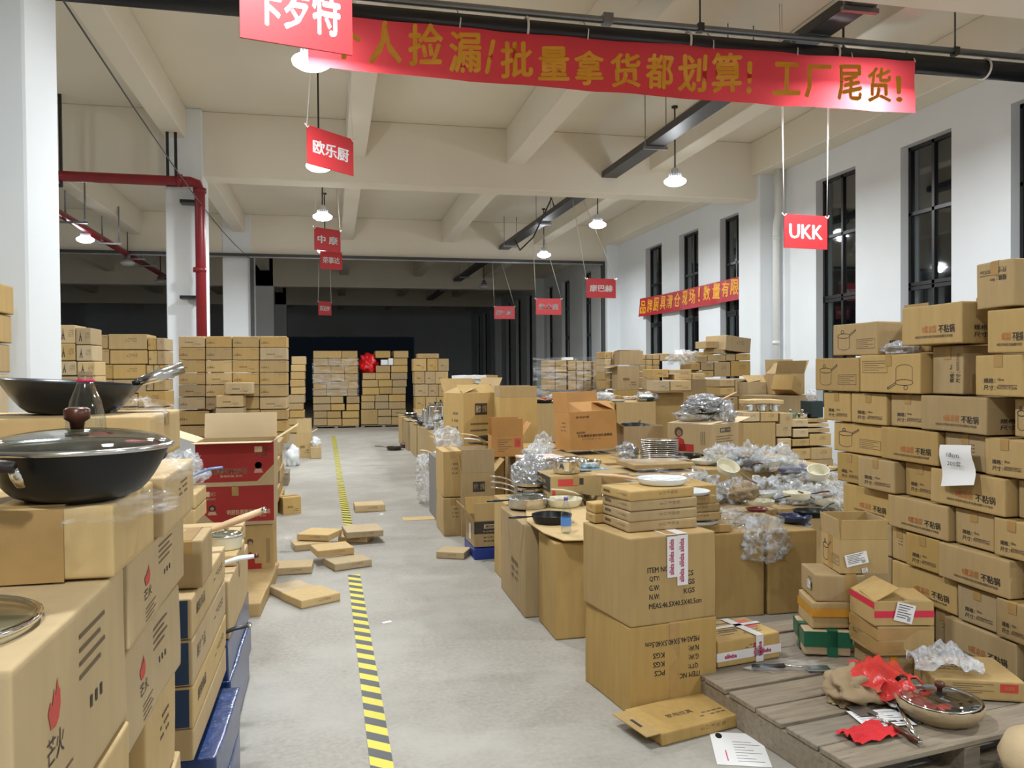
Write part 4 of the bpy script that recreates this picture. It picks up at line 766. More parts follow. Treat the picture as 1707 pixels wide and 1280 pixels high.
for i, (x, y, r) in enumerate(((645, 1037, .4), (636, 857, 1.0))): p = atZ(x, y); tag(MB().cbox(-.03, .03, -.015, .015, 0, .002, .0006).build('paper_scrap', paper, None, TR(p, r)), ['tiny white paper scrap on the near floor', 'tiny white scrap beside the lone flat carton'][i], 'paper')
# ---- the tall left stack
GS = 'plant-printed cartons of the tall left stack'; cols = [(115, 405), (415, 700), (708, 998), (1005, 1300)]; rws = [(133, 254), (256, 392), (396, 528), (531, 662), (665, 796), (799, 932)]
cells = [(a, r0, b, r1) for r0, r1 in rws for a, b in cols] + [(515, 935, 830, 1050), (834, 935, 1005, 1050), (1008, 935, 1310, 1050), (90, 948, 450, 1106), (90, 1110, 450, 1240), (515, 1053, 800, 1180), (803, 1053, 1090, 1180), (1094, 1053, 1310, 1180), (515, 1183, 900, 1310), (905, 1183, 1310, 1310)]
stackF(zc((280, 540), 6.565, cells), 11.5, .5, 'the tall plant-printed left stack', GS, [kraft, kraft, kraft_light], lambda i, j: [('plant', 'F')] if (i+j) % 4 else [('small', 'F')], fine=False)
for q, lb in (((625, 640, 920, 770), 'loose plant-printed carton on top of the low pair before the tall stack'), ((525, 780, 822, 912), 'loose carton below the topmost one before the tall left stack'), ((520, 918, 828, 1050), 'lowest loose carton before the tall left stack')):
    c = zc((280, 540), 6.565, [q])[0]; a, b = atY(c[0], c[3], 11.1), atY(c[2], c[1], 11.1); cbx(lb, a.x, b.x, 11.1, 11.46, a.z, b.z, prints=[('small', 'F')], group='loose cartons before the tall left stack', fine=False)
a, b = atY(359, 700, 11.1), atY(406, 700, 11.1); cbx('tall carton under the loose ones before the tall left stack', a.x, b.x, 11.1, 11.46, 0, a.z, m=kraft, fine=False)
a, b = atY(293, 730, 11.5), atY(480, 740, 11.5)
def fillers(): pass
pallet('wooden pallet under the tall left stack', a.x, b.x, 11.5, 12.0, max(.1, min(.18, b.z)), nb=5)
# ---- tower-printed stack at the left
GT = 'tower-printed cartons by the near pillar'
c1 = [(512, 380, 668, 545), (674, 405, 808, 556), (516, 545, 668, 698), (676, 560, 815, 702), (525, 704, 680, 830), (686, 706, 845, 835), (530, 838, 690, 960), (694, 838, 850, 965), (530, 964, 690, 1090), (694, 968, 850, 1090)]
stackF(zc((0, 470), 5.334, c1), 9.0, .4, 'the tower-printed stack', GT, [kraft_light, kraft], lambda i, j: [('tower', 'F')], fine=False)
c2 = [(815, 468, 958, 592), (966, 462, 1308, 600), (1314, 492, 1388, 606), (1392, 495, 1465, 606), (820, 596, 970, 728), (976, 604, 1310, 730), (1318, 610, 1395, 733), (1398, 610, 1468, 733), (850, 734, 1000, 862), (1004, 734, 1296, 862), (1300, 738, 1362, 858), (1366, 738, 1415, 858), (1418, 738, 1480, 858), (850, 866, 1000, 990), (1004, 866, 1296, 990), (1300, 864, 1362, 965), (1366, 864, 1470, 965), (850, 994, 1225, 1110), (1230, 968, 1476, 1110), (850, 1114, 1225, 1240), (1230, 1114, 1476, 1240)]
stackF(zc((0, 470), 5.334, c2), 10.2, .5, 'the wide stack behind the tower prints', 'cartons of the wide stack behind the tower prints', [kraft, kraft_dark, kraft], lambda i, j: [('lines', 'F')] if j % 2 else [('plant', 'F')], fine=False)
a = atY(97, 702, 9.0); cbx('bulk carton under the tower-printed stack', a.x, atY(160, 700, 9).x, 9.0, 9.4, 0, atY(160, 676, 9.0).z-.004, fine=False, tape=None); a = atY(160, 702, 10.2); cbx('bulk carton under the wide stack behind the tower prints', a.x, atY(277, 700, 10.2).x, 10.2, 10.7, 0, a.z-.004, fine=False, tape=None)
# ---- side of the stack beyond the red cartons, along the aisle
GA = 'small cartons along the aisle beyond the red ones'; XA = -.60
for i in range(5):
    for j in range(3): y0 = 8.0+.75*j; cbx('small carton along the aisle past the red ones, %s layer, %s' % (ORDW[4-i] if i < 4 else 'top', ['nearest', 'middle', 'farthest'][j]), -1.1, XA-.02*((i+j) % 2), y0, y0+.72, .0+.155*i, .155*(i+1), m=kraft, group=GA, fine=False, prints=[('lines', 'R')])
blob('plastic_wrap', 'clear film slumped against the small cartons along the aisle', (XA+.02, 7.75, 0), (.05, .35, .42), clear, 21, .5)
# ---- column of cartons deep at the left of the opening
c3 = [(35, 205, 182, 288), (30, 290, 175, 360), (28, 364, 170, 440), (22, 443, 168, 516), (28, 520, 172, 592), (5, 598, 168, 682), (5, 684, 155, 752), (18, 755, 165, 832), (15, 835, 165, 905), (15, 908, 165, 985)]
stackF(zc((480, 560), 6.096, c3), 17.0, .5, 'the narrow column behind the tall left stack', 'cartons of the narrow column behind the tall stack', [kraft, kraft_dark], fine=False)
a = atY(483, 725, 17); cbx('carton at the foot of the narrow column', a.x, atY(507, 725, 17).x, 17, 17.5, 0, atY(507, 722, 17).z-.004, fine=False, tape=None)
q = zc((480, 560), 6.096, [(90, 985, 238, 1200), (228, 1125, 338, 1235), (95, 905, 232, 985)]); a, b = atY(q[0][0], q[0][3], 15.2), atY(q[0][2], q[0][1], 15.2); open_carton('open carton on the floor before the far pallets, flaps up', (b.x-a.x, .4, b.z-.0), ((a.x+b.x)/2, 15.4, 0), 0, kraft_light, [('small', 'F')], (-5, 5, 10, 60), .25)
a, b = atY(q[1][0], q[1][3], 15.0), atY(q[1][2], q[1][1], 15.0); cbx('small box with white cups beside the open carton on the floor', a.x, b.x, 15.0, 15.3, 0, b.z, m=kraft_light, fine=False); blob('plastic_wrap', 'white wrapped bundle on the small box before the far pallets', ((a.x+b.x)/2, 15.15, b.z), (.09, .09, .11), white_coat, 5, .3)
blob('plastic_wrap', 'white wrapped bundle on the floor beside the stacked cartons', (atY(488, 750, 14).x, 14.0, .0), (.12, .12, .22), white_coat, 6, .3)
# ---- the pallets at the end of the aisle
Z6 = lambda r: zc((480, 560), 6.096, r); YQ = 23.2
p1c = [(255, 150, 403, 225), (406, 150, 546, 225), (549, 150, 708, 225), (258, 228, 406, 302), (409, 228, 538, 302), (541, 228, 708, 302), (260, 306, 437, 380), (440, 306, 576, 380), (579, 306, 712, 380), (255, 384, 437, 476), (440, 384, 576, 458), (579, 384, 712, 458), (258, 480, 391, 540), (394, 462, 612, 540), (615, 462, 710, 540), (258, 543, 391, 610), (394, 543, 602, 610), (605, 543, 705, 610), (255, 616, 431, 688), (434, 614, 562, 684), (595, 612, 726, 684), (255, 692, 433, 760), (438, 690, 575, 757), (595, 690, 726, 757), (262, 764, 396, 835), (399, 764, 538, 835), (551, 762, 720, 835), (262, 838, 398, 912), (401, 838, 546, 912), (551, 838, 720, 912)]
stackF(Z6(p1c), YQ, .9, 'the film-wrapped far pallet', 'cartons on the film-wrapped far pallet', [kraft, kraft, kraft_dark], fine=False)
p2c = [(888, 150, 1040, 222), (1075, 150, 1222, 222), (1075, 226, 1215, 297), (895, 300, 1040, 370), (1050, 300, 1215, 370), (760, 374, 890, 440), (895, 373, 1038, 442), (1046, 373, 1210, 442), (755, 446, 916, 520), (920, 446, 1058, 516), (1062, 446, 1205, 516), (758, 523, 927, 598), (930, 520, 1056, 590), (1060, 520, 1198, 590), (748, 602, 882, 667), (886, 598, 1020, 667), (1026, 595, 1195, 667), (745, 670, 878, 742), (884, 670, 1020, 742), (1026, 670, 1195, 742), (745, 746, 912, 900), (916, 746, 1052, 816), (1056, 746, 1200, 816), (916, 820, 1052, 900), (1056, 820, 1200, 900)]
stackF(Z6(p2c), YQ, .9, 'the far pallet with the red bag', 'cartons on the far pallet with the red bag', [kraft, kraft, kraft_dark], fine=False)
for c0, c1_, nm in ((255, 722, 'wooden pallet under the film-wrapped cartons at the aisle end'), (745, 1200, 'wooden pallet under the cartons with the red bag')):
    a, b = atY(480+c0/6.096, 709, YQ), atY(480+c1_/6.096, 709, YQ); pallet(nm, a.x, b.x, YQ-.02, YQ+.9, max(.06, atY(600, 709.4, YQ).z), nb=5)
a = atY(614, 605, YQ+.1); c = Z6([(735, 200, 910, 372)])[0]; q0, q1 = atY(c[0], c[3], YQ), atY(c[2], c[1], YQ); blob('red_bag', 'bulging bright red plastic bag on the far pallet', ((q0.x+q1.x)/2, YQ+.25, q0.z), ((q1.x-q0.x)*.58, .3, (q1.z-q0.z)*.72), mat('bright_red_plastic', (.65, .012, .015), .3, bump=.8, bscale=12), 8, .45, cat='bag')
for (x0, y0, x1, y1), lb in (((945, 240, 1016, 296), 'white paper pack on the far pallet, left one'), ((1020, 226, 1070, 296), 'white paper pack on the far pallet, right one')):
    c = Z6([(x0, y0, x1, y1)])[0]; q0, q1 = atY(c[0], c[3], YQ), atY(c[2], c[1], YQ); cbx(lb, q0.x, q1.x, YQ, YQ+.3, q0.z, q1.z, m=paper, tape=None, fine=False, group='white packs on the far pallet')
q0, q1 = atY(521, 660, YQ-.03), atY(598, 597, YQ-.03)
def sheet(name, label, x0, x1, y, z0, z1, m, seed=0, amp=.03, cat='film', n=24, k=16):
    vs = []
    for i in range(n+1):
        for j in range(k+1):
            u, v = i/n, j/k; d = noise.noise(Vector((u*5+seed, v*4, seed)))*amp; e = noise.noise(Vector((u*4, seed, v*2)))*.04*(1 if j in (0, k) else 0); vs.append((x0+(x1-x0)*u, y-abs(d), z0+(z1-z0)*v+e))
    return tag(MB().add(vs, [(i*(k+1)+j, (i+1)*(k+1)+j, (i+1)*(k+1)+j+1, i*(k+1)+j+1) for i in range(n) for j in range(k)], 0, True).build(name, m), label, cat)
sheet('stretch_film', 'shiny stretch film across the middle layers of the far pallet', q0.x, q1.x, YQ-.012, q0.z, q1.z, clear, 3, .05)
c3 = [(1318, 178, 1535, 226), (1275, 230, 1408, 356), (1418, 230, 1522, 356), (1526, 230, 1634, 356), (1283, 360, 1388, 486), (1393, 360, 1494, 486), (1498, 360, 1628, 486), (1290, 490, 1424, 612), (1428, 490, 1528, 612), (1532, 490, 1634, 612), (1295, 616, 1396, 740), (1400, 616, 1506, 740), (1510, 616, 1630, 740)]
stackF(Z6(c3), 21.3, .5, 'the taller-boxed far pallet', 'cartons of the taller-boxed far pallet', [kraft, kraft_dark], lambda i, j: [('small', 'F')], fine=False)
a, b = atY(692, 681, 21.3), atY(747, 681, 21.3); cbx('bulk carton under the taller-boxed far pallet', a.x, b.x, 21.3, 21.8, 0, a.z-.004, fine=False, tape=None)
pan('brown pan lying alone on the floor near the aisle end', (atZ(657, 750).x, atZ(657, 750).y, 0), .16, .07, out=brown_coat, hang=PI*.97, hm=brown_coat, hl=.22); pan('brown lidded pot on the floor against the carton row', (atZ(677, 748).x+.02, atZ(677, 746).y, 0), .12, .08, .11, out=brown_coat, hm=None, name='lidded_pot', cat='pot', lidk=dict(knob_m=brown_wood, m=brown_coat, dome=.03))
# ------------------------------------------------------------------ goods piled right of the aisle
def pr_cn(mb, f, w, h, dep):
    put_text(mb, '电磁蒸格', f, -.22*w, .12*h, .085*h, 1, .01, .26*w, dep=dep); put_text(mb, '规格 32cm 数量 20个', f, -.18*w, .0, .06*h, 1, .008, .38*w, dep=dep); put_text(mb, '(易碎品 小心轻放)', f, -.16*w, -.10*h, .07*h, 1, .008, .40*w, dep=dep)
PRN['cn'] = pr_cn
def pr_bulk(mb, f, w, h, dep):
    put_text(mb, '厨房用品', f, .12*w, .0, .06*h, 2, .012, .28*w, dep=dep); put_text(mb, '数量：20只', f, .12*w, -.09*h, .05*h, 2, .01, .28*w, dep=dep); put_text(mb, '重量：18公斤', f, .12*w, -.17*h, .05*h, 2, .01, .28*w, dep=dep)
PRN['bulk'] = pr_bulk
def pr_orange(mb, f, w, h, dep):
    put_text(mb, '家用炒锅', f, -.22*w, .36*h, .06*h, 1, .012, .28*w, dep=dep); put_text(mb, '商品名称', f, -.27*w, -.05*h, .06*h, 1, .012, .18*w, dep=dep); put_text(mb, '艺龙精铁防溅炒锅炊具精装', f, .03*w, -.14*h, .075*h, 1, .02, .74*w, dep=dep); put_text(mb, '执行标准 厂址', f, -.05*w, -.23*h, .045*h, 2, .0, .4*w, dep=dep)
PRN['orange'] = pr_orange
def pr_redspot(mb, f, w, h, dep):
    put_rect(mb, f, .22*w, .42*w, -.05*h, .38*h, 4, .0012, dep); g = (f[0]+f[3]*.0008, f[1], f[2], f[3]); put_text(mb, '福', g, .32*w, .17*h, .2*h, 3, .02, .12*w, dep=dep)
    for i in range(6): put_rect(mb, f, -.3*w, (.15-.12*(i % 3))*w, (.3-.11*i)*h, (.33-.11*i)*h, 2, .0012, dep)
PRN['redspot'] = pr_redspot
def pr_redlab(mb, f, w, h, dep):
    put_rect(mb, f, -.35*w, .02*w, .18*h, .40*h, 4, .0012, dep); put_rect(mb, f, -.02*w, .14*w, .22*h, .42*h, 1, .0016, dep); put_rect(mb, f, -.46*w, -.4*w, -.4*h, .1*h, 4, .0012, dep)
PRN['redlab'] = pr_redlab
def pr_blackpanel(mb, f, w, h, dep):
    put_rect(mb, f, -.5*w, .5*w, .0*h, .48*h, 1, .0012, dep); g = (f[0]+f[3]*.0008, f[1], f[2], f[3]); put_rect(mb, g, -.28*w, -.02*w, .20*h, .36*h, 11, .001, dep); put_text(mb, '厨炊', (g[0]+f[3]*.0006,)+g[1:], -.15*w, .28*h, .11*h, 1, .02, .2*w, dep=dep); put_text(mb, '炒锅', g, .12*w, .28*h, .12*h, 11, .01, .2*w, dep=dep); put_text(mb, '专业精铁不粘锅系列', g, .0, .09*h, .07*h, 11, .0, .62*w, dep=dep)
    put_text(mb, '净工艺食级铝精铁', f, .0, -.14*h, .07*h, 2, .01, .6*w, dep=dep); put_text(mb, '食品接触用器', f, -.05*w, -.28*h, .07*h, 2, .01, .5*w, dep=dep)
PRN['blackpanel'] = pr_blackpanel
GK = 'bulk cartons standing under the heaped cookware'
ZT, ZM = .575, .72
cbx('bulk carton at the aisle corner under the stainless lidded pan', 1.15, 1.74, 4.92, 5.66, 0, .587, m=kraft_dark, prints=[('bulk', 'L')], group=GK, n=4, tape=None)
cbx('bulk carton under the black frying pan and water bottle', 1.225, 1.74, 4.47, 4.86, 0, .562, m=kraft_dark, prints=[('lines', 'F')], group=GK, n=4, tape=None)
cs = MB().add([(1.19, 5.0, 0), (1.20, 4.62, 0), (1.27, 4.44, -.012), (1.52, 4.40, -.012), (1.74, 4.9, .002), (1.74, 5.45, .002), (1.3, 5.5, .002)], [(0, 1, 2, 3, 4, 5, 6)], 0); cs.add([(p[0], p[1], p[2]+.006) for p in cs.v], [(0, 1, 2, 3, 4, 5, 6)], 0); cs.f += [tuple((i, (i+1) % 7, (i+1) % 7+7, i+7)) for i in range(7)]; cs.m += [0]*7; cs.sm += [False]*7
tag(cs.build('cardboard_sheet', kraft_light, None, TR((0, 0, .590))), 'cardboard sheet laid as table top under pans and water bottle', 'cardboard')
ZT = .598
cbx('bulk carton printed with steaming rack lettering behind the two square cartons', 1.78, 2.635, 4.62, 5.30, 0, .53, m=kraft_dark, prints=[('cn', 'F')], group=GK, n=4, tape='x')
cbx('bulk carton with plastic bag drooping over its front', 2.655, 3.0, 4.61, 5.30, 0, .525, m=kraft_dark, group=GK, n=4, tape=None)
cbx('bulk carton under the red-labelled box', 1.755, 2.42, 5.34, 6.15, 0, .55, m=kraft, group=GK, tape=None)
cbx('bulk carton under the heap of bagged pans', 2.44, 3.15, 5.34, 6.15, 0, .53, m=kraft_dark, group=GK, tape=None)
cbx('bulk carton under the bagged pans by the printed wall', 3.17, 3.85, 5.34, 6.15, 0, .53, m=kraft_dark, group=GK, tape=None)
for i, x in enumerate((1.72, 2.36, 3.0, 3.64)):
    for k, y in enumerate((6.22, 6.92, 7.62)):
        cbx('bulk carton of the middle platform, %s from the aisle, %s row' % (ORDW[i], ['front', 'middle', 'back'][k]), x, x+.62, y, y+.68, 0, ZM-.02*((i+k) % 2), m=[kraft_dark, kraft][(i+k) % 2], group=GK, tape='y')
# the pair of square shipping cartons in front
GQ = 'square shipping cartons by the aisle'; rq = math.radians(8); uq = Vector((math.cos(rq), math.sin(rq), 0)); vq = Vector((-math.sin(rq), math.cos(rq), 0)); cq = Vector((1.276, 3.40, 0))+uq*.228+vq*.23
fb = carton('square shipping carton on the floor with upside-down lettering', (.456, .46, .400), cq, rq, kraft_dark, [('meas180', 'F')], GQ, 'y', n=5, amp=.005)
ft = carton('square shipping carton on top with white and pink tape strips', (.456, .46, .398), cq+Vector((-.006, 0, .402)), rq+.02, kraft_dark, [('meas', 'F')], GQ, 'y', n=5, amp=.004)
MB().box(-.028, .028, -.2325, -.2315, .006, .392).build('packing_tape', tape_m, fb)
def strip(parent, x0, x1, z0, z1, y): 
    s = MB().box(x0, x1, y-.0008, y, z0, z1); Fr = (Vector((0, y-.0009, 0)), X3, Z3, -Y3); L = z1-z0
    for q in range(3): put_text(s, 'alileba', Fr, (x0+x1)/2-.006, z0+L*(.2+.3*q), .026, 1, .03, L*.27, PI/2)
    return s.build('printed_tape', [tape_white, ink_magenta], parent)
strip(ft, -.035, .022, .205, .392, -.2338); strip(ft, .018, .075, .165, .395, -.2345)
MB().box(-.035, .075, -.2345, -.10, .3995, .4005).build('printed_tape', tape_white, ft)
zq = .802; fw_ = lambda a, b, z: cq+uq*a+vq*b+Vector((0, 0, z))
GFB = 'flat pan boxes stacked on the square shipping carton'
for i in range(4): carton('flat pan box on the square shipping cartons, %s of four' % ['lowest', 'second from below', 'third from below', 'topmost'][i], (.365-.01*(i == 3), .27, .047), fw_(.012-.012*(i == 3), .03-.02, zq+.0485*i), rq+.03*(i-1), kraft, [('lines', 'F'), ('side', 'L')], GFB, None, 'flat_carton', amp=.002)
for i in range(2): carton('flat pan box tucked behind the stack of four, %s one' % ['lower', 'upper'][i], (.20, .10, .047), fw_(-.115, .175+.02, zq+.0485*i), rq, kraft, [('lines', 'L')], GFB, None, 'flat_carton')
ztop = zq+.196
o = pan('white three-dish omelette pan with light wooden handle on the flat boxes', fw_(.09, .02, ztop), .12, .028, .11, white_coat, hm=wood_h, hang=PI*.93, hl=.20, rise=.02, hr=.014, name='omelette_pan')
for s in range(3): a = 2*PI*s/3; MB().lathe([(.045, .027), (.047, .031), (.0435, .031), (.042, .026)], 24, T=TR((.055*math.cos(a), .055*math.sin(a), 0)), cap=False).build('dish', white_coat, o)
GF2 = 'flat pan boxes beside the square shipping cartons'
for i, (sx, dx, mm) in enumerate(((.40, .0, kraft), (.33, -.03, kraft), (.33, -.04, kraft_dark), (.30, -.05, kraft))): carton('flat pan box beside the square cartons, %s of four' % ['lowest', 'second from below', 'third from below', 'topmost'][i], (sx, .30, .05), (2.22+dx, 4.80, .532+.052*i+(.028 if i else 0)), .02*i, mm, [('lines', 'F')], GF2, None, 'flat_carton')
pan('white flat tray showing between the flat boxes', (2.24, 4.74, .584), .13, .022, .12, white_coat, hm=None, name='baking_tray', cat='tray'); pan('white flat tray on top of the flat boxes beside the bagged heap', (2.18, 4.76, .532+.208+.028), .14, .02, .13, white_coat, hm=None, name='baking_tray', cat='tray')
# pans and bottle on the table top
p = atZ(885, 848, ZT); pan('stainless pan with glass lid and black handle at the table corner', (p.x, p.y+.08, ZT), .148, .068, .135, steel, hm=black_plastic, hang=PI*1.02, hl=.15, rise=.0, hr=.013, lidk=dict(knob_m=black_plastic, dome=.03, knob='bar'), group=None, curve=.9)
p = atZ(945, 850, ZT); pan('cream empty pan behind the water bottle', (p.x+.02, p.y+.16, ZT), .135, .055, .11, cream_coat, hm=blue_grey, hang=PI*1.05, hl=.13, rise=.01, hr=.015)
p = atZ(928, 876, ZT); pan('black deep frying pan beside the water bottle', (p.x, p.y+.115, ZT), .128, .052, .108, black_coat, hm=black_plastic, hang=PI*1.0, hl=.15, rise=.0, hr=.013)
p = atZ(946, 889, ZT); bottle('water bottle with blue cap and blue label on the cardboard', (p.x, p.y+.03, ZT), .031, .205, mat('violet_cap', (.16, .13, .45), .4), mat('blue_label', (.10, .25, .62), .4))
p = atZ(1000, 842, ZT); pan('stainless wok with long cream handle before the red-labelled box', (p.x+.03, p.y+.10, ZT), .14, .075, .09, steel, chrome, hm=mat('cream_handle', (.62, .54, .38), .4), hang=PI*1.0, hl=.22, rise=.05, hr=.012)
for i in range(3):
    pan('stainless pan of the nested three beside the silver wrap, %s one' % ['lowest', 'middle', 'topmost'][i], (1.46, 5.95, .60+.035*i), .12, .04, .1, steel, hm=chrome, hang=PI*(1.0-.02*i), hl=.20, rise=.05+.005*i, hr=.010, group='nested stainless pans by the silver wrap')
cbx('carton under the nested stainless pans', 1.2, 1.72, 5.70, 6.16, 0, .595, m=kraft, tape=None)
blob('silver_wrap', 'heap of quilted silver wrap behind the stainless lidded pan', (1.50, 6.12, .60), (.17, .13, .19), foil, 33, .22, 4)
XRL = atY(962, 810, 5.62).x; cbx('red-labelled carton carrying the stainless steamer pot', XRL-.20, XRL+.20, 5.64, 6.08, .552, .79, m=kraft, prints=[('redlab', 'F'), ('blackpanel', 'L')], n=3)
p = Vector((XRL-.03, 5.79, .792)); o = pan('stainless steamer pot with white-tipped handle on the red-labelled carton', p, .115, .09, .095, chrome, hm=steel, hang=PI*1.0, hl=.07, rise=.0, hr=.008, tip=white_coat, name='steamer_pot', cat='pot'); MB().lathe([(.10, .09), (.10, .105), (.095, .105), (.095, .09)], 32, cap=False).build('insert', steel, o); side_ear(o, steel, .1, .10, PI*.8, .04)
pan('shallow stainless pot on pale blue film beside the steamer pot', (XRL+.20, 6.02, .80), .115, .05, .1, chrome, hm=None, ears=2, name='shallow_pot', cat='pot'); carton('folded pale blue plastic film under the shallow stainless pot', (.26, .2, .008), (XRL+.20, 5.95, .792), .2, mat('pale_blue_plastic', (.30, .42, .47), .3), (), None, None, 'plastic_film', 'film', amp=.01, n=4)
blob('stretch_film', 'flattened clear film lying in front of the steel lid stack', (2.46, 5.85, .70), (.34, .22, .05), clear, 33, .5); cbx('carton under the flattened clear film', 2.31, 2.75, 5.5, 6.12, .55, .70, m=kraft_dark, tape=None)
q = atY(1095, 790, 6.4); cbx('brown carton under sagging clear film before the steel trays', q.x-.24, q.x+.30, 6.3, 6.75, ZM+.002, ZM+.05, m=kraft_dark, tape=None); blob('stretch_film', 'sagging clear film over the brown carton before the steel trays', (q.x+.02, 6.5, ZM+.052), (.30, .22, .035), clear, 35, .4)
q = atY(1150, 770, 6.9); pan('dark pan half under film between the steel trays and the heap', (q.x, 6.95, ZM+.003), .13, .05, out=black_coat, hm=black_plastic, hang=2.6); q = atY(1180, 790, 6.5); pan('pale pan half under film left of the bagged heap', (q.x, 6.55, ZM+.003), .12, .04, out=white_coat, inn=cream_coat, hm=wood_h, hang=3.4)
q = atY(905, 790, 6.6); cbx('carton with pinkish board on top behind the silver wrap', q.x-.16, q.x+.16, 6.4, 6.8, ZM+.002, ZM+.09, m=kraft, tape=None); q = atY(895, 770, 6.6); carton('pink-white board lying behind the silver wrap', (.34, .3, .02), (q.x+.03, 6.62, ZM+.094), .1, mat('pink_board', (.62, .5, .46), .6), (), None, None, 'board', 'board', fine=False)
# stack of steel lids
c = atZ(1100, 772, ZM+.02)
for i in range(11):
    l = MB().lathe([(.0005, .004), (.12, .003), (.165, .0), (.178, .002), (.180, .008), (.165, .012), (.12, .014), (.0005, .016)], 40, cap=False).build('steel_tray', chrome); l.location = (atY(1099, 750, 7.05).x+.002*math.sin(i*2), 7.05, ZM+.004+.0175*i); tag(l, 'round steel tray of the tall stack, %s' % (ORDW[i]+' from below'), 'tray', 'round steel trays in one stack')
PZ = lambda x, y, Y: atY(x, y, Y).z
# open cartons at the aisle
o2 = open_carton('open carton with black printed panel at the aisle, front flap raised', (.38, .36, PZ(810, 868, 6.58)-.10), (1.30, 6.76, .10), .03, kraft_dark, [('blackpanel', 'F'), ('lines', 'L')], (2, 20, 35, None), PZ(810, 838, 6.58)-PZ(810, 868, 6.58), fm=kraft); MB().box(-.1915, -.1905, -.04, .03, .04, .17).build('paper_label', paper, o2)
carton('blue plastic pallet under the open carton with black panel', (.5, .5, .09), (1.36, 6.8, 0), 0, mat('blue_pallet', (.01, .03, .22), .4), (), None, None, 'plastic_pallet', 'pallet')
open_carton('open carton with upright flap behind the black-panelled one', (.32, .38, PZ(795, 788, 7.5)), (atY(797, 788, 7.5).x, 7.69, 0), .0, kraft, [('navlabel', 'F'), ('lines', 'L')], (-2, 15, 10, 40), PZ(795, 749, 7.5)-PZ(795, 788, 7.5))
cbx('worn carton at the aisle edge beside the upright flap, lower one', .99, 1.19, 7.55, 8.1, 0, .36, m=kraft, prints=[('lines', 'F')], n=4, amp=.01); cbx('worn carton at the aisle edge beside the upright flap, upper one', .99, 1.18, 7.56, 8.1, .364, .80, m=kraft, prints=[('lines', 'F')], n=4, amp=.01)
cbx('small carton pair behind the silver wrap, left one', 1.62, 1.80, 6.20, 6.21+.0, 0, .1, m=kraft, tape=None, fine=False) if False else None
# orange cartons and tall cartons
PZ = lambda x, y, Y: atY(x, y, Y).z
q0, q1 = atY(822, 768, 7.7), atY(874, 726, 7.7); open_carton('orange-brown carton with red printed spot and upright flap', (q1.x-q0.x, .32, q1.z-ZM-.0), ((q0.x+q1.x)/2, 7.86, ZM), -.08, kraft_orange, [('redspot', 'F')], (4, -10, None, 35), .17)
bx = open_carton('large tilted orange-brown carton with printed lettering', (.52, .40, .38), (atY(977, 720, 8.02).x, 8.02, ZM+.03), .12, kraft_orange, [('orange', 'F'), ('lines', 'L')], (-62, 10, 3, -65), .21, ry=-.03, rx=-.04)
cbx('bulk carton holding up the large tilted orange-brown carton', 1.75, 2.40, 8.32, 8.9, 0, ZM+.02, m=kraft_dark, tape=None)
q0, q1 = atY(745, 740, 9.4), atY(833, 655, 9.4); open_carton('tall brown carton turned askew, wrapped goods heaped in its top', (.46, .50, q1.z-.45), ((q0.x+q1.x)/2+.0, 9.65, .45), .35, kraft, [('navlabel', 'F'), ('lines', 'L')], (-60, 30, -70, 25), .2)
cbx('bulk carton below the tall askew carton', q0.x-.05, q1.x+.1, 9.2, 10.1, 0, .447, m=kraft_dark, tape=None)
q0, q1 = atY(836, 735, 8.95), atY(898, 662, 8.95); open_carton('tall brown carton with dotted printed band behind the orange carton', (q1.x-q0.x, .42, q1.z-.42), ((q0.x+q1.x)/2, 9.2, .42), -.06, kraft, [('small', 'F')], (4, 10, None, None), .13); cbx('bulk carton below the carton with dotted band', q0.x, q1.x, 8.98, 9.45, 0, .417, m=kraft_dark, tape=None)
blob('plastic_wrap', 'silver wrapped goods heaped in the tall askew carton', (atY(805, 650, 9.6).x, 9.7, q1.z-.07), (.2, .16, .13), foil, 41, .4)
for i, (x, y, an, mm) in enumerate(((800, 722, 2.9, wood_h), (806, 733, 3.0, white_coat), (812, 742, 3.1, black_plastic))):
    c = atY(x+22, y, 8.5); pan('pan with %s handle poking out left of the orange carton, %s' % (['wooden', 'white', 'black'][i], ['upper', 'middle', 'lower'][i]), (c.x, 8.55, .78-.045*i+.04), .15, .035, out=[black_coat, steel, black_coat][i], hm=mm, hang=an, hl=.19, hr=.013, rise=.03)
cbx('bulk carton under the pans left of the orange carton', 1.42, 1.72, 8.2, 8.9, 0, .69, m=kraft_dark, tape=None)
c = atY(770, 745, 8.3); blob('plastic_wrap', 'clear film bag with white cloth peak at the aisle edge', (1.20, 8.75, .72), (.17, .17, .14), crinkle, 44, .4, 3); pan('white oval pan on the film bags at the aisle edge', (1.18, 8.45, .66), .17, .05, out=white_coat, hm=mat('pale_pink_handle', (.7, .5, .4), .4), hang=3.0, hl=.14)
cbx('grey carton under the white oval pan', 1.02, 1.40, 8.2, 9.0, 0, .66, m=mat('grey_card', (.2, .19, .18), .7), tape=None)
blob('plastic_bag', 'big white crumpled plastic bag drooping to the floor at the aisle', (1.08, 9.5, .05), (.16, .35, .36), crinkle, 46, .35, 4); cbx('carton behind the big white plastic bag', 1.14, 1.31, 9.1, 9.9, 0, .55, m=kraft_dark, tape=None)
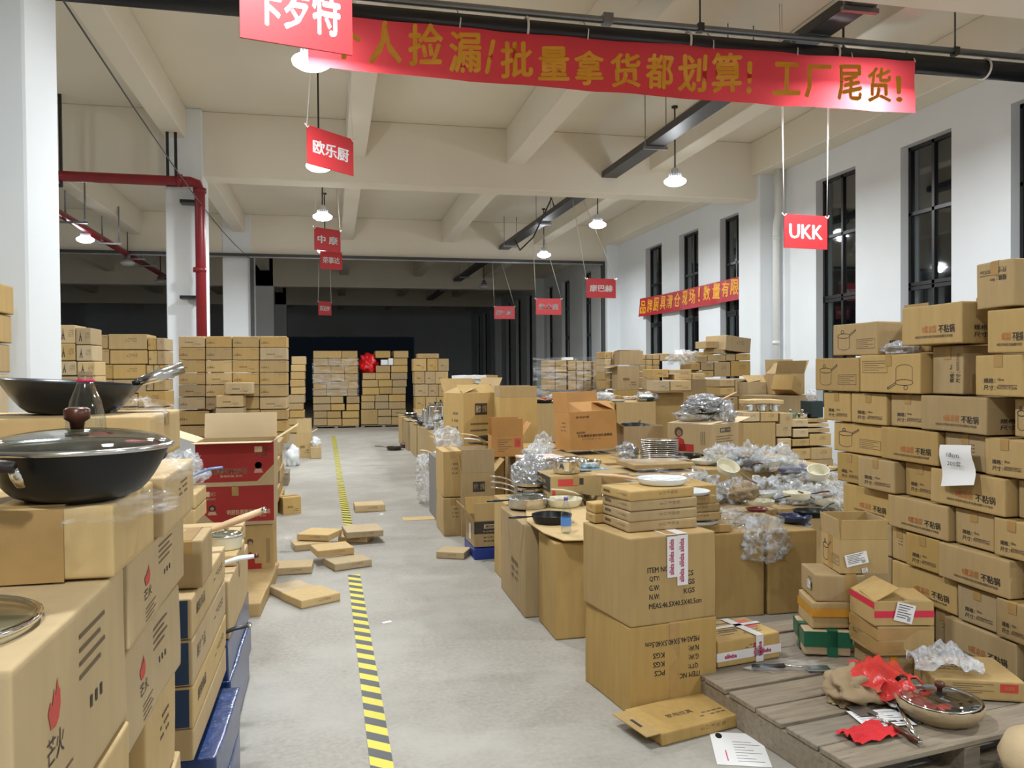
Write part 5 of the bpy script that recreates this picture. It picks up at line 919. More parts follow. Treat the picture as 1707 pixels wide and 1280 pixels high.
# row of bulk cartons along the aisle with wrapped pots
GRW = 'bulk cartons in a row along the far aisle'
for i, (y0, y1, xx) in enumerate(((11.2, 12.1, 1.38), (12.2, 13.5, 1.44), (13.6, 14.6, 1.46), (14.7, 15.9, 1.44), (16.0, 17.0, 1.40), (17.1, 18.0, 1.38))): cbx('bulk carton in the row along the far aisle, %s' % ['nearest', 'second', 'third', 'fourth', 'fifth', 'farthest'][i], xx, xx+.62, y0, y1, 0, .60+.02*(i % 2), m=kraft, group=GRW, fine=False, tape='x')
rr = random.Random(3)
for i in range(6): pan('wrapped steel pot on the far aisle row, %s toward the pallets' % ORDW[i], (1.62+.22*(i % 2), 12.4+.42*i-.25*(i % 2), .625), .13, .16+.10*(i % 3), .12, chrome, hm=None, ears=2, name='steel_pot', cat='pot', group='steel pots on the far aisle row', lidk=dict(knob_m=black_plastic, dome=.04))
for i in range(8): pan('dark pan with handle over the aisle on the far row, %s toward the pallets' % ORDW[i], (1.55+.2*rr.random(), 13.2+.55*i, .625+.02*(i % 2)), .14, .045, out=black_coat, inn=[black_coat, steel, brown_coat][i % 3], hm=black_plastic, hang=2.4+1.2*rr.random(), hl=.2, rx=.1*rr.random(), group='dark pans on the far aisle row')
for i in range(3): blob('plastic_wrap', 'clear film over pots on the far aisle row, %s' % ['near end', 'middle', 'far end'][i], (1.7, 11.6+1.5*i, .62), (.26, .4, .16), crinkle, 50+i, .5)
# pile of flat boxes far behind
GP = 'flat boxes heaped on the far table'
for i in range(16):
    r_, k = divmod(i, 4); a = atY(765+17*k+3*(r_ % 2), 640, 16.5); carton('flat box of the far heap, %s layer, %s' % (['lowest', 'second', 'third', 'top'][r_], place(k, 4)), (.24, .3, .085), (a.x, 16.6+.1*rr.random(), 1.12+.09*r_), .25*(rr.random()-.5), rr.choice([kraft, kraft_dark, paper]), (), GP, None, 'flat_carton', fine=False, ry=.12*(rr.random()-.5) if r_ == 3 else 0)
a, b = atY(755, 700, 16.4), atY(838, 700, 16.4); cbx('tall bulk carton under the far heap of flat boxes', a.x, b.x, 16.4, 17.0, 0, 1.118, m=kraft_dark, fine=False, tape=None)
# middle: labelled carton with wrapped pans, open carton with dark wok
BL = open_carton('large carton with black printed labels under the wrapped pans', (.52, .50, .29), (atY(1172, 740, 7.62).x, 7.62, ZM+.004), .55, kraft, [('navlabel', 'F'), ('lady', 'L')], (-88, -88, -85, 80), .32, fm=kraft_cream); XBL = BL.location.x
for i, (dx, dy, z, m_, hm_) in enumerate(((-.05, .05, .0, steel, wood_h), (.0, .0, .055, black_coat, black_plastic), (.05, .0, .11, steel, wood_h))): 
    o = pan('film-wrapped wok on the large labelled carton, %s of three' % ['lowest', 'middle', 'topmost'][i], (XBL-.02+dx, 7.62+dy, ZM+.30+z*1.25), .19-.01*i, .085, .12, m_, hm=hm_, hang=.2, hl=.22, rise=.09, group='film-wrapped woks on the large labelled carton'); blob('plastic_wrap', None, (-.02, -.03, .03), (.20, .19, .075), foil if i else crinkle, 60+i, .35, 3, parent=o)
blob('silver_wrap', 'silver bubble film trailing from the wrapped woks', (XBL+.20, 7.60, ZM+.29), (.15, .15, .15), foil, 66, .4, 3)
open_carton('open brown carton with dark iron wok behind the steel trays', (.44, .40, .24), (atY(1062, 720, 8.25).x, 8.25, ZM), -.02, kraft, (), (None, None, 60, None), .2); pan('dark iron wok lying in the open brown carton', (atY(1058, 695, 8.25).x, 8.25, ZM+.14), .165, .10, .085, black_coat, hm=black_plastic, hang=1.0, hl=.12, rx=.12, name='iron_wok', cat='wok')
blob('silver_wrap', 'small silver bubble wrap bundle left of the steel trays', (atY(1046, 750, 7.2).x, 7.2, ZM), (.10, .12, .10), foil, 68, .5)
blob('plastic_bag', 'white and green clear-bagged lids beside the tilted orange carton', (atY(905, 730, 7.6).x, 7.6, ZM), (.11, .14, .15), crinkle, 72, .35, 3); blob('plastic_bag', 'clear-bagged cream bowls before the tilted orange carton', (atY(895, 760, 7.2).x, 7.2, ZM), (.15, .16, .11), crinkle, 71, .5, 3)
pan('cream bowl lid behind the clear-bagged bowls', (atY(890, 735, 7.95).x, 7.95, ZM+.0), .14, .04, out=cream_coat, hm=None, name='cream_bowl', cat='bowl')
# heap of bagged pans
GH = 'clear-bagged pans of the big heap'
heap = [(1165, 800, .60, .17, 'left end low'), (1205, 775, .66, .16, 'left upper'), (1245, 770, .70, .17, 'upper middle left'), (1290, 765, .74, .18, 'top'), (1330, 785, .66, .17, 'upper right'), (1370, 790, .62, .16, 'right end'), (1225, 815, .58, .17, 'lower left'), (1275, 810, .58, .18, 'centre'), (1330, 820, .56, .17, 'lower right'), (1375, 825, .56, .15, 'lower right end')]
for i, (x, y, z, r, nm) in enumerate(heap):
    c = atZ(x, y+12, z); yy = min(max(c.y, 5.4), 6.75); xx = atY(x, y, yy).x
    z = max(z, ZM+.06) if yy > 6.1 else z; o = pan('clear-bagged pan in the big heap, %s' % nm, (xx, yy, z-.04), .12, .05, .095, [steel, cream_coat, mat('grey_coat', (.2, .2, .22), .35), cream_coat][i % 4], [black_coat, cream_coat, black_coat, white_coat][i % 4], hm=[black_plastic, brown_wood][i % 2], hang=rr.uniform(-1, 4), hl=.16, group=GH, rx=rr.uniform(-.25, .3), ry=rr.uniform(-.3, .3)); blob('plastic_bag', None, (0, 0, -.03), (r, r*.9, .13), crinkle, 80+i, .5, 4, fr=2.8, parent=o)
def P5(x, y, Y): c = atY(x, y, Y); return (c.x, Y, c.z)
pan('cream saucepan with brown handle tilted on top of the bagged heap', P5(1211, 785, 5.75), .088, .055, .075, cream_coat, hm=mat('taupe_handle', (.16, .13, .10), .4), hang=-.75, hl=.16, rise=-.03, rx=.55, ry=.05)
pan('cream saucepan at the right end of the bagged heap', P5(1363, 795, 5.6), .082, .07, .07, cream_coat, hm=black_plastic, hang=-.5, hl=.1, rx=.4, ry=-.2)
pan('cream pan with black handle in front of the bagged heap', P5(1268, 842, 5.15), .095, .035, .08, cream_coat, hm=black_plastic, hang=.15, hl=.16, rise=.02); pan('cream pan with short brown handle right of the black-handled one', P5(1328, 832, 5.3), .10, .05, .085, cream_coat, hm=brown_wood, hang=-.35, hl=.13, rise=.02)
pan('dark red lid-like pan in front of the cream pan', P5(1262, 852, 4.98), .075, .02, .06, mat('dark_red_enamel', (.16, .02, .02), .3), hm=None, name='shallow_pan'); pan('black pan in film at the right front of the heap', P5(1352, 860, 4.95), .12, .04, .1, black_coat, hm=black_plastic, hang=.4, hl=.14); pan('navy pan in film beside the black pan at the heap front', P5(1325, 868, 4.85), .11, .035, .09, mat('navy_coat', (.02, .03, .09), .3), hm=None, name='shallow_pan'); pan('white plate-like pan below the navy pan', P5(1325, 878, 4.82), .11, .02, .1, white_coat, hm=None, name='shallow_pan')
blob('plastic_bag', 'clear plastic bag drooping over the bulk carton front', (2.62, 4.60, .36), (.17, .12, .17), crinkle, 95, .5, 4); blob('plastic_bag', 'clear plastic film spread behind the flat boxes', (2.50, 4.95, .53), (.22, .2, .06), crinkle, 96, .4, 3)
blob('kraft_paper', 'crumpled brown kraft paper in front of the bagged heap', P5(1240, 832, 5.25), (.12, .1, .08), mat('kraft_paper_m', (.30, .22, .13), .7), 97, .5, 3, cat='paper')
blob('cloth_bag', 'grey cloth pan sleeve on the bagged heap', P5(1325, 790, 5.9), (.14, .08, .05), mat('grey_fleece', (.16, .16, .19), .9), 98, .4, 3, cat='sleeve')
# second platform further back with white pans
YM = 10.9; za = 1.10
for i in range(4): cbx('bulk carton of the back platform under the white pans, %s from the aisle, lower' % ORDW[i], 2.05+.62*i, 2.05+.62*i+.6, YM, YM+.9, 0, .55, m=kraft_dark, fine=False, tape=None, group='cartons of the back platform'); cbx('bulk carton of the back platform under the white pans, %s from the aisle, upper' % ORDW[i], 2.05+.62*i, 2.05+.62*i+.6, YM, YM+.9, .553, za, m=kraft, fine=False, tape='y', group='cartons of the back platform')
GW = 'pans on the back platform'
for x, y, R, h, mm, kind, lb in ((937, 664, .14, .07, white_coat, 0, 'white wok-shaped bowl on the back platform'), (930, 672, .15, .03, white_coat, 1, 'white flat pan below the white bowl on the back platform'), (962, 674, .13, .03, white_coat, 0, 'white griddle beside the white bowl on the back platform'), (1011, 664, .12, .08, white_coat, 2, 'white lidded pot with small knob on the back platform'), (1052, 664, .12, .05, white_coat, 1, 'white pan tilted among films on the back platform'), (1097, 670, .12, .05, mat('dark_green_coat', (.015, .04, .03), .3), 1, 'dark green pan on the back platform'), (985, 668, .12, .03, steel, 1, 'stainless pan left of the white lidded pot'), (905, 672, .14, .04, black_coat, 1, 'black pan at the aisle end of the back platform'), (1072, 672, .11, .04, steel, 1, 'stainless pan between white and green pans'), (1120, 668, .11, .06, white_coat, 2, 'white lidded pot beside the dark green pan'), (1030, 670, .12, .025, white_coat, 0, 'white lid lying on the back platform'), (912, 668, .1, .05, mat('coral_coat', (.6, .12, .05), .4), 1, 'coral red pan at the aisle end of the back platform')):
    c = atZ(x, y, za); Yp = min(max(c.y, YM+.12), YM+.78); xx = atY(x, y, Yp).x; xx = max(2.2, min(xx, 4.42)); pan(lb, (xx, Yp, za+.002), R, h, out=mm, hm=(wood_h if kind == 1 else None), hang=rr.uniform(2.6, 3.6), hl=.18, group=GW, lidk=dict(knob_m=white_coat, m=white_coat, dome=.04) if kind == 2 else None)
for i in range(4): blob('plastic_wrap', 'clear film among the pans of the back platform, %s' % ['near the aisle', 'second', 'third', 'by the windows'][i], (2.5+.7*i, YM+.6, za), (.2, .2, .08), crinkle, 110+i, .5)
# carton stacks along the window wall
Z9 = lambda r: zc((880, 540), 4.2675, r)
def sF(cells, Y, nm, grp, mats=None, prn=None, d=.45, base=True, fine=False):
    stackF(cells, Y, d, nm, grp, mats, prn, fine=fine)
    if base:
        x0, x1 = min(c[0] for c in cells), max(c[2] for c in cells); ym = max(c[3] for c in cells); a, b = atY(x0, ym, Y), atY(x1, ym, Y); cbx('bulk carton at the foot of %s' % nm, a.x+.01, b.x-.01, Y+.01, Y+d, 0, a.z-.03, m=kraft_dark, fine=False, tape=None)
s1 = [(x, y, x2, y2) for x, x2 in ((140, 192), (196, 276)) for y, y2 in ((258, 298), (302, 342), (346, 390), (394, 470))] + [(x, y, x2, y2) for x, x2 in ((286, 342), (346, 396), (400, 452), (464, 545)) for y, y2 in ((262, 330), (334, 400), (404, 470))]
sF(Z9(s1), 13.6, 'the film-wrapped window stack', 'cartons of the film-wrapped window stack', [kraft_dark, kraft])
a, b = atY(903, 660, 13.57), atY(1008, 600, 13.57); sheet('stretch_film', 'torn stretch film hanging over the film-wrapped window stack', a.x-.15, b.x, 13.585, a.z, b.z+.05, clear, 9, .06)
carton('flat white box on the film-wrapped window stack', (.16, .2, .05), (atY(947, 597, 13.7).x, 13.75, b.z+.0), 0, paper, (), None, None, 'flat_carton', fine=False)
s2 = [(x, y, x2, y2) for x, x2 in ((545, 593), (595, 645)) for y, y2 in ((196, 244), (246, 292), (294, 342), (344, 398), (400, 460))]
sF(Z9(s2), 12.9, 'the small-carton window stack', 'cartons of the small-carton window stack', [kraft, kraft_light], lambda i, j: [('tower', 'F')] if i == 0 else [('lines', 'F')])
a, b = atY(1033, 608, 12.6), atY(1072, 585, 12.6); open_carton('bulk open carton on top between two window stacks', (b.x-a.x, .27, b.z-a.z), ((a.x+b.x)/2, 12.74, a.z), .02, kraft, [('lines', 'R')], (-88, -85, None, -88), .2)
a, b = atY(1030, 650, 12.6), atY(1066, 609, 12.6); open_carton('bulk open carton with side flap hanging between two window stacks', (b.x-a.x, .27, b.z-a.z-.01), ((a.x+b.x)/2, 12.74, a.z), .0, kraft, [('small', 'F')], (None, None, 100, None), .2); cbx('bulk carton below the side-flap carton at the window stacks', a.x, b.x, 12.60, 12.88, 0, a.z-.005, m=kraft_dark, fine=False, tape=None)
s3 = [(x, y, x2, y2) for x, x2 in ((792, 838), (840, 886), (888, 936)) for y, y2 in ((216, 252), (254, 292), (294, 334), (336, 376), (378, 416), (418, 455))] + [(940, 208, 1104, 262), (1108, 198, 1320, 262)]
sF(Z9(s3), 13.0, 'the long window stack with lying cartons', 'cartons of the long window stack', [kraft, kraft_dark], d=.5)
s4 = [(1205, 224, 1276, 272), (1279, 220, 1407, 266), (1410, 214, 1476, 262), (1480, 210, 1582, 258), (1166, 274, 1226, 328), (1229, 270, 1322, 330), (1326, 268, 1440, 374), (1444, 262, 1584, 372), (1200, 332, 1322, 380)]
sF(Z9(s4), 12.0, 'the stack by the wall pier', 'cartons of the stack by the wall pier', [kraft, kraft, kraft_dark], lambda i, j: [('lines', 'F')])
c = Z9([(1266, 120, 1360, 172), (1326, 174, 1406, 212)]); 
for q, lb in zip(c, ('small carton perched left of the tilted one at the wall pier', 'small carton supporting the tilted one at the wall pier')): a, b = atY(q[0], q[3], 12.0), atY(q[2], q[1], 12.0); cbx(lb, a.x, b.x, 12.0, 12.4, a.z, b.z, m=kraft, fine=False)
a, b = atY(1200, 588, 11.95), atY(1250, 566, 11.95); carton('large tilted carton crowning the stack by the wall pier', (b.x-a.x, .5, .24), ((a.x+b.x)/2+.02, 12.25, a.z+.02), .25, kraft, [('lines', 'F')], None, 'y', ry=.10, fine=False)
s5 = [(895, 320, 1002, 380), (1006, 322, 1165, 354), (1040, 356, 1166, 398), (1170, 350, 1262, 396), (890, 384, 940, 470), (925, 402, 1010, 478, -.25), (1013, 400, 1162, 474, -.25)]
sF(Z9(s5), 11.5, 'the low pile by the window stack', 'cartons of the low pile before the window stack', [kraft, kraft_light], lambda i, j: [('small', 'F')])
blob('plastic_bag', 'film-wrapped grey pan on the low pile before the window stack', P5(1140, 608, 12.2), (.3, .2, .16), crinkle, 120, .4)
s6 = [(1366, 392, 1472, 446), (1476, 388, 1562, 490), (1370, 450, 1472, 505), (1566, 386, 1710, 412)]
sF(Z9(s6), 10.6, 'the low stack below the wall pier', 'cartons of the low stack below the wall pier', [kraft, kraft_dark], lambda i, j: [('lines', 'F')])
a, b = atY(1247, 657, 10.3), atY(1300, 637, 10.3); open_carton('open carton with dark gap facing out below the wall pier', (b.x-a.x, .3, b.z-a.z), ((a.x+b.x)/2, 10.45, a.z), 0, kraft, [('lines', 'F')], (-60, -80, -80, -80), .2); cbx('bulk carton under the open carton with dark gap', a.x, b.x, 10.3, 10.58, 0, a.z-.005, m=kraft_dark, fine=False, tape=None)
a, b = atY(1302, 662, 9.6), atY(1340, 628, 9.6); carton('carton tipped on its corner against the open one near the drain pipe', (.28, .3, .2), ((a.x+b.x)/2, 9.75, a.z+.05), .5, kraft, [('lines', 'F')], None, 'y', ry=.35, fine=False); open_carton('open carton behind the tipped one near the drain pipe', (.40, .4, .28), (b.x+.02, 10.1, a.z+.025), -.2, kraft_dark, (), (30, 10, -40, 20), .2); cbx('bulk carton under the tipped carton near the drain pipe', a.x-.2, b.x+.15, 9.5, 10.28, 0, a.z+.02, m=kraft_dark, fine=False, tape=None)
# shelf-high pile before the printed wall: pots and small cartons
YS = 8.7; s7 = [(1239, 686, 1267, 703), (1268, 686, 1298, 703), (1300, 688, 1322, 712), (1294, 706, 1320, 728), (1296, 730, 1319, 758), (1321, 731, 1350, 744), (1321, 747, 1352, 766), (1322, 714, 1348, 729), (1311, 698, 1348, 712), (1350, 722, 1386, 743), (1352, 745, 1388, 766), (1346, 697, 1380, 704), (1346, 705, 1382, 712), (1346, 713, 1384, 721)]
stackF(s7, YS, .4, 'the small-carton pile by the printed wall', 'small cartons left of the printed wall', [kraft, kraft_light, kraft_dark], lambda i, j: [('lines', 'F')], fine=False)
a, b = atY(1239, 704, YS), atY(1296, 704, YS); cbx('bulk carton under the pots left of the printed wall', a.x, b.x-.02, YS, YS+.5, 0, a.z-.004, m=kraft_dark, fine=False, tape=None); a, b = atY(1298, 767, YS), atY(1390, 767, YS); cbx('bulk carton under the small-carton pile left of the printed wall', a.x, b.x, YS, YS+.5, 0, a.z-.006, m=kraft_dark, fine=False, tape=None)
for i, x in enumerate((1247, 1268, 1289)): c = atY(x, 686, YS+.15); pan('small stainless pot below the brown board, %s' % place(i, 3), (c.x, YS+.15, c.z+.003), .062, .085, .06, chrome, hm=None, ears=2, name='small_pot', cat='pot', group='small stainless pots left of the printed wall')
a = atY(1268, 672, YS+.15); carton('brown paper board laid over the three small pots', (.42, .3, .05), (a.x+.02, YS+.17, a.z), .1, kraft_light, (), None, None, 'paper_board', 'board', amp=.02, n=4)
for i, (x, mm, lb) in enumerate(((1318, mat('green_lid', (.10, .22, .15), .4), 'green-lidded pot on the small-carton pile'), (1338, chrome, 'steel pot with plastic film on the small-carton pile'))): c = atY(x, 697, YS+.15); pan(lb, (c.x, YS+.15, c.z+.004), .07, .05, .065, mm, hm=None, name='small_pot', cat='pot', lidk=dict(knob_m=steel, dome=.02, m=mm))
a, b = atY(1353, 696.5, 8.75), atY(1373, 668, 8.75); cbx('black box with white bag on top beside the printed wall', a.x, b.x, 8.75, 9.0, a.z, b.z, m=mat('black_box', (.01, .022, .022), .4), prints=[], tape=None); blob('plastic_bag', 'white plastic bag on the black box beside the printed wall', ((a.x+b.x)/2, 8.87, b.z), (.065, .07, .09), crinkle, 130, .4)
# ------------------------------------------------------------------ the wooden pallet in front with loose goods
ra = math.radians(8.5); Mp = TR((1.78, 2.51, 0), ra)
pl = empty('wooden_pallet', (1.78, 2.51, 0), ra, 'weathered wooden pallet carrying loose boxes, bags and a wok', 'pallet')
PW, PD, PH = 1.16, 1.48, .14; nb = 8
for q in range(nb):
    y0 = PD*q/nb; g = .022 if q in (2, 4, 7) else .005; b = MB(); b.cbox(0, PW, y0+g, y0+PD/nb-.004, PH-.022, PH+.002*math.sin(q*5), .003); b.build('deck_board', pallet_wood, pl)
for x in (.0, PW/2-.045, PW-.09): MB().cbox(x+.004, x+.086, .01, PD-.01, 0.0, PH-.024, .004).build('stringer', pallet_wood, pl)
for y in (.03, PD-.12): MB().cbox(-.002+.0, PW, y, y+.09, .0, .018, .003).build('bottom_board', pallet_wood, pl)
z0 = PH+.004
def px_(x, y, z): p = atZ(x, y, z); return p.x, p.y
def taped(label, size, loc, rz, m, strips=(), prints=(), group=None, amp=.006, **k):
    """Carton wound with tape: each strip is (axis, offset, width, material)."""
    o = carton(label, size, loc, rz, m, prints, group, k.pop('tape', None), amp=amp, n=4, **k); sx, sy, sz = size; e = .0035
    for ax, off, wd, tm in strips:
        s = MB()
        if ax == 'x': Q = [(-sx/2-e, -e*0), (-sx/2-e, sz+e), (sx/2+e, sz+e), (sx/2+e, 0)]; P = lambda a, z, t: (a, off+t*wd/2, z)
        elif ax == 'y': Q = [(-sy/2-e, 0), (-sy/2-e, sz+e), (sy/2+e, sz+e), (sy/2+e, 0)]; P = lambda a, z, t: (off+t*wd/2, a, z)
        else: Q = [(-sx/2-e, -sy/2-e), (sx/2+e, -sy/2-e), (sx/2+e, sy/2+e), (-sx/2-e, sy/2+e), (-sx/2-e, -sy/2-e)]; P = lambda a, b, t: (a, b, off+t*wd/2)
        vs = []
        for a, b in Q: vs += [P(a, b, -1), P(a, b, 1)]
        s.add(vs, [(2*i, 2*i+1, 2*i+3, 2*i+2) for i in range(len(Q)-1)], 0)
        if tm is tape_white:
            Fr = (Vector((0, -sy/2-e-.0006, 0)), X3, Z3, -Y3)
            if ax == 'z':
                for q in (-.3, .25): put_text(s, 'alileba', Fr, q*sx, off, wd*.5, 1, .04, .07)
            else: put_text(s, 'alileba', Fr, off, sz*.5, wd*.5, 1, .04, .07, PI/2)
        s.build('packing_tape', [tm, ink_magenta], o)
    return o
def ship_label(o, Fr, cu, cv, w, h, rot=0.0):
    c, s_ = math.cos(rot), math.sin(rot); m = MB(); O, U, V, n = Fr; Uu = U*c+V*s_; Vv = V*c-U*s_; g = (O+U*cu+V*cv+n*.006, Uu, Vv, n)
    put_rect(m, g, -w/2, w/2, -h/2, h/2, 0); g2 = (g[0]+n*.0008, Uu, Vv, n)
    for i in range(6): put_rect(m, g2, -w*.4, w*(.35-.12*(i % 3)), h*(.36-.13*i), h*(.40-.13*i), 1)
    for i in range(6): put_rect(m, g2, w*(.2+.03*i), w*(.212+.03*i), -h*.4, -h*.15, 1)
    m.build('shipping_label', [paper, ink], o)
GL = 'worn parcel boxes on the wooden pallet'
def pbl(k, lab): return lab
x, y = 1.905, 3.66; taped('parcel box with white and pink tape cross on the pallet edge', (.37, .27, .125), (x, y, z0), math.radians(10), kraft, [('y', .06, .045, tape_white), ('z', .05, .042, tape_white), ('x', .03, .03, tape_white)], [('small', 'T'), ('lines', 'F'), ('redspot', 'T')], GL)
# column at the back: green, amber, stickered, open carton
r1 = math.radians(-16)
taped('small parcel box bound in green tape at the foot of the leaning column', (.22, .25, .125), (2.385, 3.63, z0), math.radians(-20), kraft_light, [('z', .085, .075, green_card), ('y', 0.02, .05, green_card), ('x', 0, .05, green_card)], (), GL, amp=.010)
taped('parcel box with amber tape above the green-taped one', (.23, .24, .125), (2.43, 3.64, z0+.132), r1, kraft, [('z', .075, .04, amber_tape)], (), GL, amp=.010)
o = taped('parcel box with small white sticker below the open carton', (.24, .24, .13), (2.45, 3.64, z0+.264), r1, kraft_dark, [('y', .05, .05, tape_m)], [('lines', 'L')], GL, amp=.008); ship_label(o, frames(.24, .24, .13)['L'], .04, .0, .05, .04)
oc = open_carton('open carton with upright flaps and shipping label on the leaning column', (.235, .25, .165), (2.56, 3.62, z0+.400), math.radians(-13), kraft, [('draw', 'L')], (6, -6, 5, -4), .10, GL); ship_label(oc, frames(.235, .25, .165)['F'], -.04, -.01, .11, .06, .22); ship_label(oc, frames(.235, .25, .165)['F'], .0, -.065, .028, .022, .2); MB().box(-.1185, -.1178, -.03, .03, .0, .165).build('packing_tape', tape_m, oc)
# column in front: three boxes, red-taped one open on top
r2 = math.radians(-9)
taped('low parcel box with amber tape under the tape-wound one', (.27, .26, .095), (2.575, 3.33, z0), r2, kraft, [('y', -.08, .035, amber_tape)], [('lines', 'L')], GL, amp=.008)
taped('parcel box wound in brown tape in the middle of the front column', (.26, .26, .135), (2.54, 3.32, z0+.10), r2, kraft, [('z', .04, .05, tape_m), ('z', .10, .05, tape_m)], [('cn', 'L')], GL, amp=.009)
zr = z0+.24
oo = open_carton('gaping parcel box with red tape and shipping label on the front column', (.27, .26, .105), (2.535, 3.31, zr), r2-.05, kraft, (), (-84, None, -62, -88), .17, GL, rx=-.02); MB().box(-.136, .136, -.1312, -.1305, .035, .065).build('packing_tape', mat('red_tape', (.6, .02, .06), .35), oo); MB().box(-.1362, -.1355, -.13, .13, .075, .105).build('packing_tape', mat('red_tape'), oo); ship_label(oo, frames(.27, .26, .105)['F'], .0, .005, .085, .085, -.25)
blob('contents', None, (0, 0, .01), (.10, .10, .05), mat('dark_pan', (.03, .02, .02), .5), 140, .2, parent=oo)
taped('flat parcel box with red spot lying behind the glass-lidded wok', (.36, .30, .085), (2.70, 3.04, z0), math.radians(-20), kraft, [], [('cn', 'T'), ('redspot', 'F')], GL, amp=.006)
# loose things on the pallet
def crumple(mb, pts): pass
kb = empty('kraft_bag', (2.16, 3.06, z0), .5, 'crumpled kraft paper bag with black pan inside', 'paper bag'); blob('body', None, (0, 0, -.0), (.16, .12, .085), mat('kraft_bag_paper', (.34, .245, .14), .75, var=.12, bump=.5, bscale=18), 150, .42, 4, parent=kb, flat=.2)
MB().lathe([(.0005, .035), (.05, .03), (.085, .05), (.09, .055), (.086, .055)], 28, cap=False, T=TR((.10, -.07, .03), 0, .5)).build('pan', black_coat, kb)
rbg = empty('red_plastic_bag', (2.27, 2.98, z0), 0, 'thin bright red plastic bag lying over the pan and spatula', 'plastic bag')
def rag(parent, name, m, w, l, hts, seed, rz=0, loc=(0, 0, 0), fold=.05, n=30, fq=5):
    vs = []
    for i in range(n+1):
        for j in range(n+1):
            u, v = i/n-.5, j/n-.5; q = Vector((u*fq+seed, v*fq, seed)); z = hts*(math.exp(-((u*u+v*v)*5)))+fold*abs(noise.noise(q))*1.3+.3*fold*abs(noise.noise(q*2.7)); e = 1+.22*noise.noise(Vector((seed, math.atan2(v, u)*1.6, 1)))
            vs.append((u*w*e+.015*noise.noise(q*.7), v*l*e, max(.003, z)))
    o = MB().add(vs, [(i*(n+1)+j, (i+1)*(n+1)+j, (i+1)*(n+1)+j+1, i*(n+1)+j+1) for i in range(n) for j in range(n)], 0, True).build(name, m, parent); o.location = loc; o.rotation_euler = (0, 0, rz); return o
rag(rbg, 'upper_fold', red_bag, .27, .20, .10, 3, .4, (-.0, .09, .045), .05, fq=3); rag(rbg, 'lower_fold', red_bag, .16, .34, .09, 8, .3, (.02, -.06, .0), .05, fq=3.2)
for (lx, ly) in ((-.06, .12), (.06, -.10)): MB().tube([(lx-.03, ly, .10), (lx-.015, ly+.03, .125), (lx+.02, ly+.028, .125), (lx+.03, ly, .10)], .006, 6, flat=.4).build('handle', red_bag, rbg)
tag(rag(None, 'bubble_wrap', bubble, .28, .18, .10, 14, -.4, (2.58, 3.02, z0+.092), .05), 'sheet of bubble wrap peaking over the flat parcel box', 'wrap')
wk = empty('paper_wrapped_wok', (2.37, 2.80, z0), .2, 'glass-lidded wok wrapped in kraft paper at the pallet corner', 'wok')
b = MB(); bowl(b, .148, .072, .10, .003, 40); b.build('body', black_coat, wk); lid(wk, .146, .074, brown_wood, dome=.035, kr=.019, kh=.034)
vs = []; nn = 56
for i in range(8):
    for k in range(nn): a = 2*PI*k/nn; u = i/7; rr_ = .118+.045*math.sin(u*PI*.62)+.006*noise.noise(Vector((math.cos(a)*6, math.sin(a)*6, u*4))); vs.append((rr_*math.cos(a), rr_*math.sin(a), .002+.074*u+.006*noise.noise(Vector((math.cos(a)*9, math.sin(a)*9, 5)))*u))
MB().add(vs, [(i*nn+k, i*nn+(k+1) % nn, (i+1)*nn+(k+1) % nn, (i+1)*nn+k) for i in range(7) for k in range(nn)], 0, True).build('paper_wrap', mat('kraft_wrap_paper', (.42, .32, .19), .65, var=.15, bump=.5, bscale=25), wk)
st = MB().lathe([(.0005, 0), (.022, .0)], 20).build('sticker', ink_red, wk); st.matrix_local = TR((-.075, .01, .1045), 0, 0, -.3)
tag(MB().cbox(-.105, .105, -.075, .075, 0, .0015, .0005).build('printed_sheet', paper, None, TR((2.13, 2.84, z0+.002), -.12)), 'white printed delivery sheet lying under the spatula on the pallet', 'paper'); 
sh = [o for o in C.objects if o.name == 'printed_sheet'][0]; m_ = MB()
for i in range(7): m_.box(-.09, .09-.03*(i % 3), -.06+.018*i, -.057+.018*i, .0016, .0019)
for i in range(3): m_.box(-.04+.05*i, -.005+.05*i, -.045, -.03, .0017, .002)
m_.build('printing', ink, sh)
sp = empty('spatula', (2.10, 2.77, z0+.006), .0, 'black nylon spatula with brown handle on the delivery sheet', 'spatula'); MB().cbox(-.04, .04, .09, .19, .0, .006, .003).build('blade', mat('taupe_nylon', (.12, .095, .08), .4), sp); MB().tube([(0, .10, .006), (0, .03, .012), (0, -.02, .012)], .005, 8).build('neck', steel, sp); MB().tube([(0, -.02, .012), (0, -.08, .013), (0, -.17, .012)], [.009, .012, .010], 10).build('handle', brown_wood, sp)
sp.rotation_euler = (0, 0, .05)
lo = empty('ladle', (2.17, 2.73, z0+.012), -.42, 'steel ladle handle with hanging hole on the pallet', 'ladle'); MB().tube([(0, .16, .02), (0, .05, .01), (0, -.12, .003)], [.007, .009, .011], 10).build('handle', chrome, lo); MB().tube([(.012*math.cos(t), -.13+.012*math.sin(t), .003) for t in [2*PI*k/12 for k in range(13)]], .004, 6).build('hanging_loop', chrome, lo); MB().lathe([(.0005, 0), (.03, .004), (.042, .022), (.04, .022)], 20, cap=False, T=TR((0, .19, .0))).build('bowl', steel, lo)
tag(rag(None, 'red_cloth', red_cloth, .22, .12, .02, 21, .12, (1.985, 2.72, z0), .03, fq=3), 'crumpled red cloth at the front of the pallet', 'cloth')
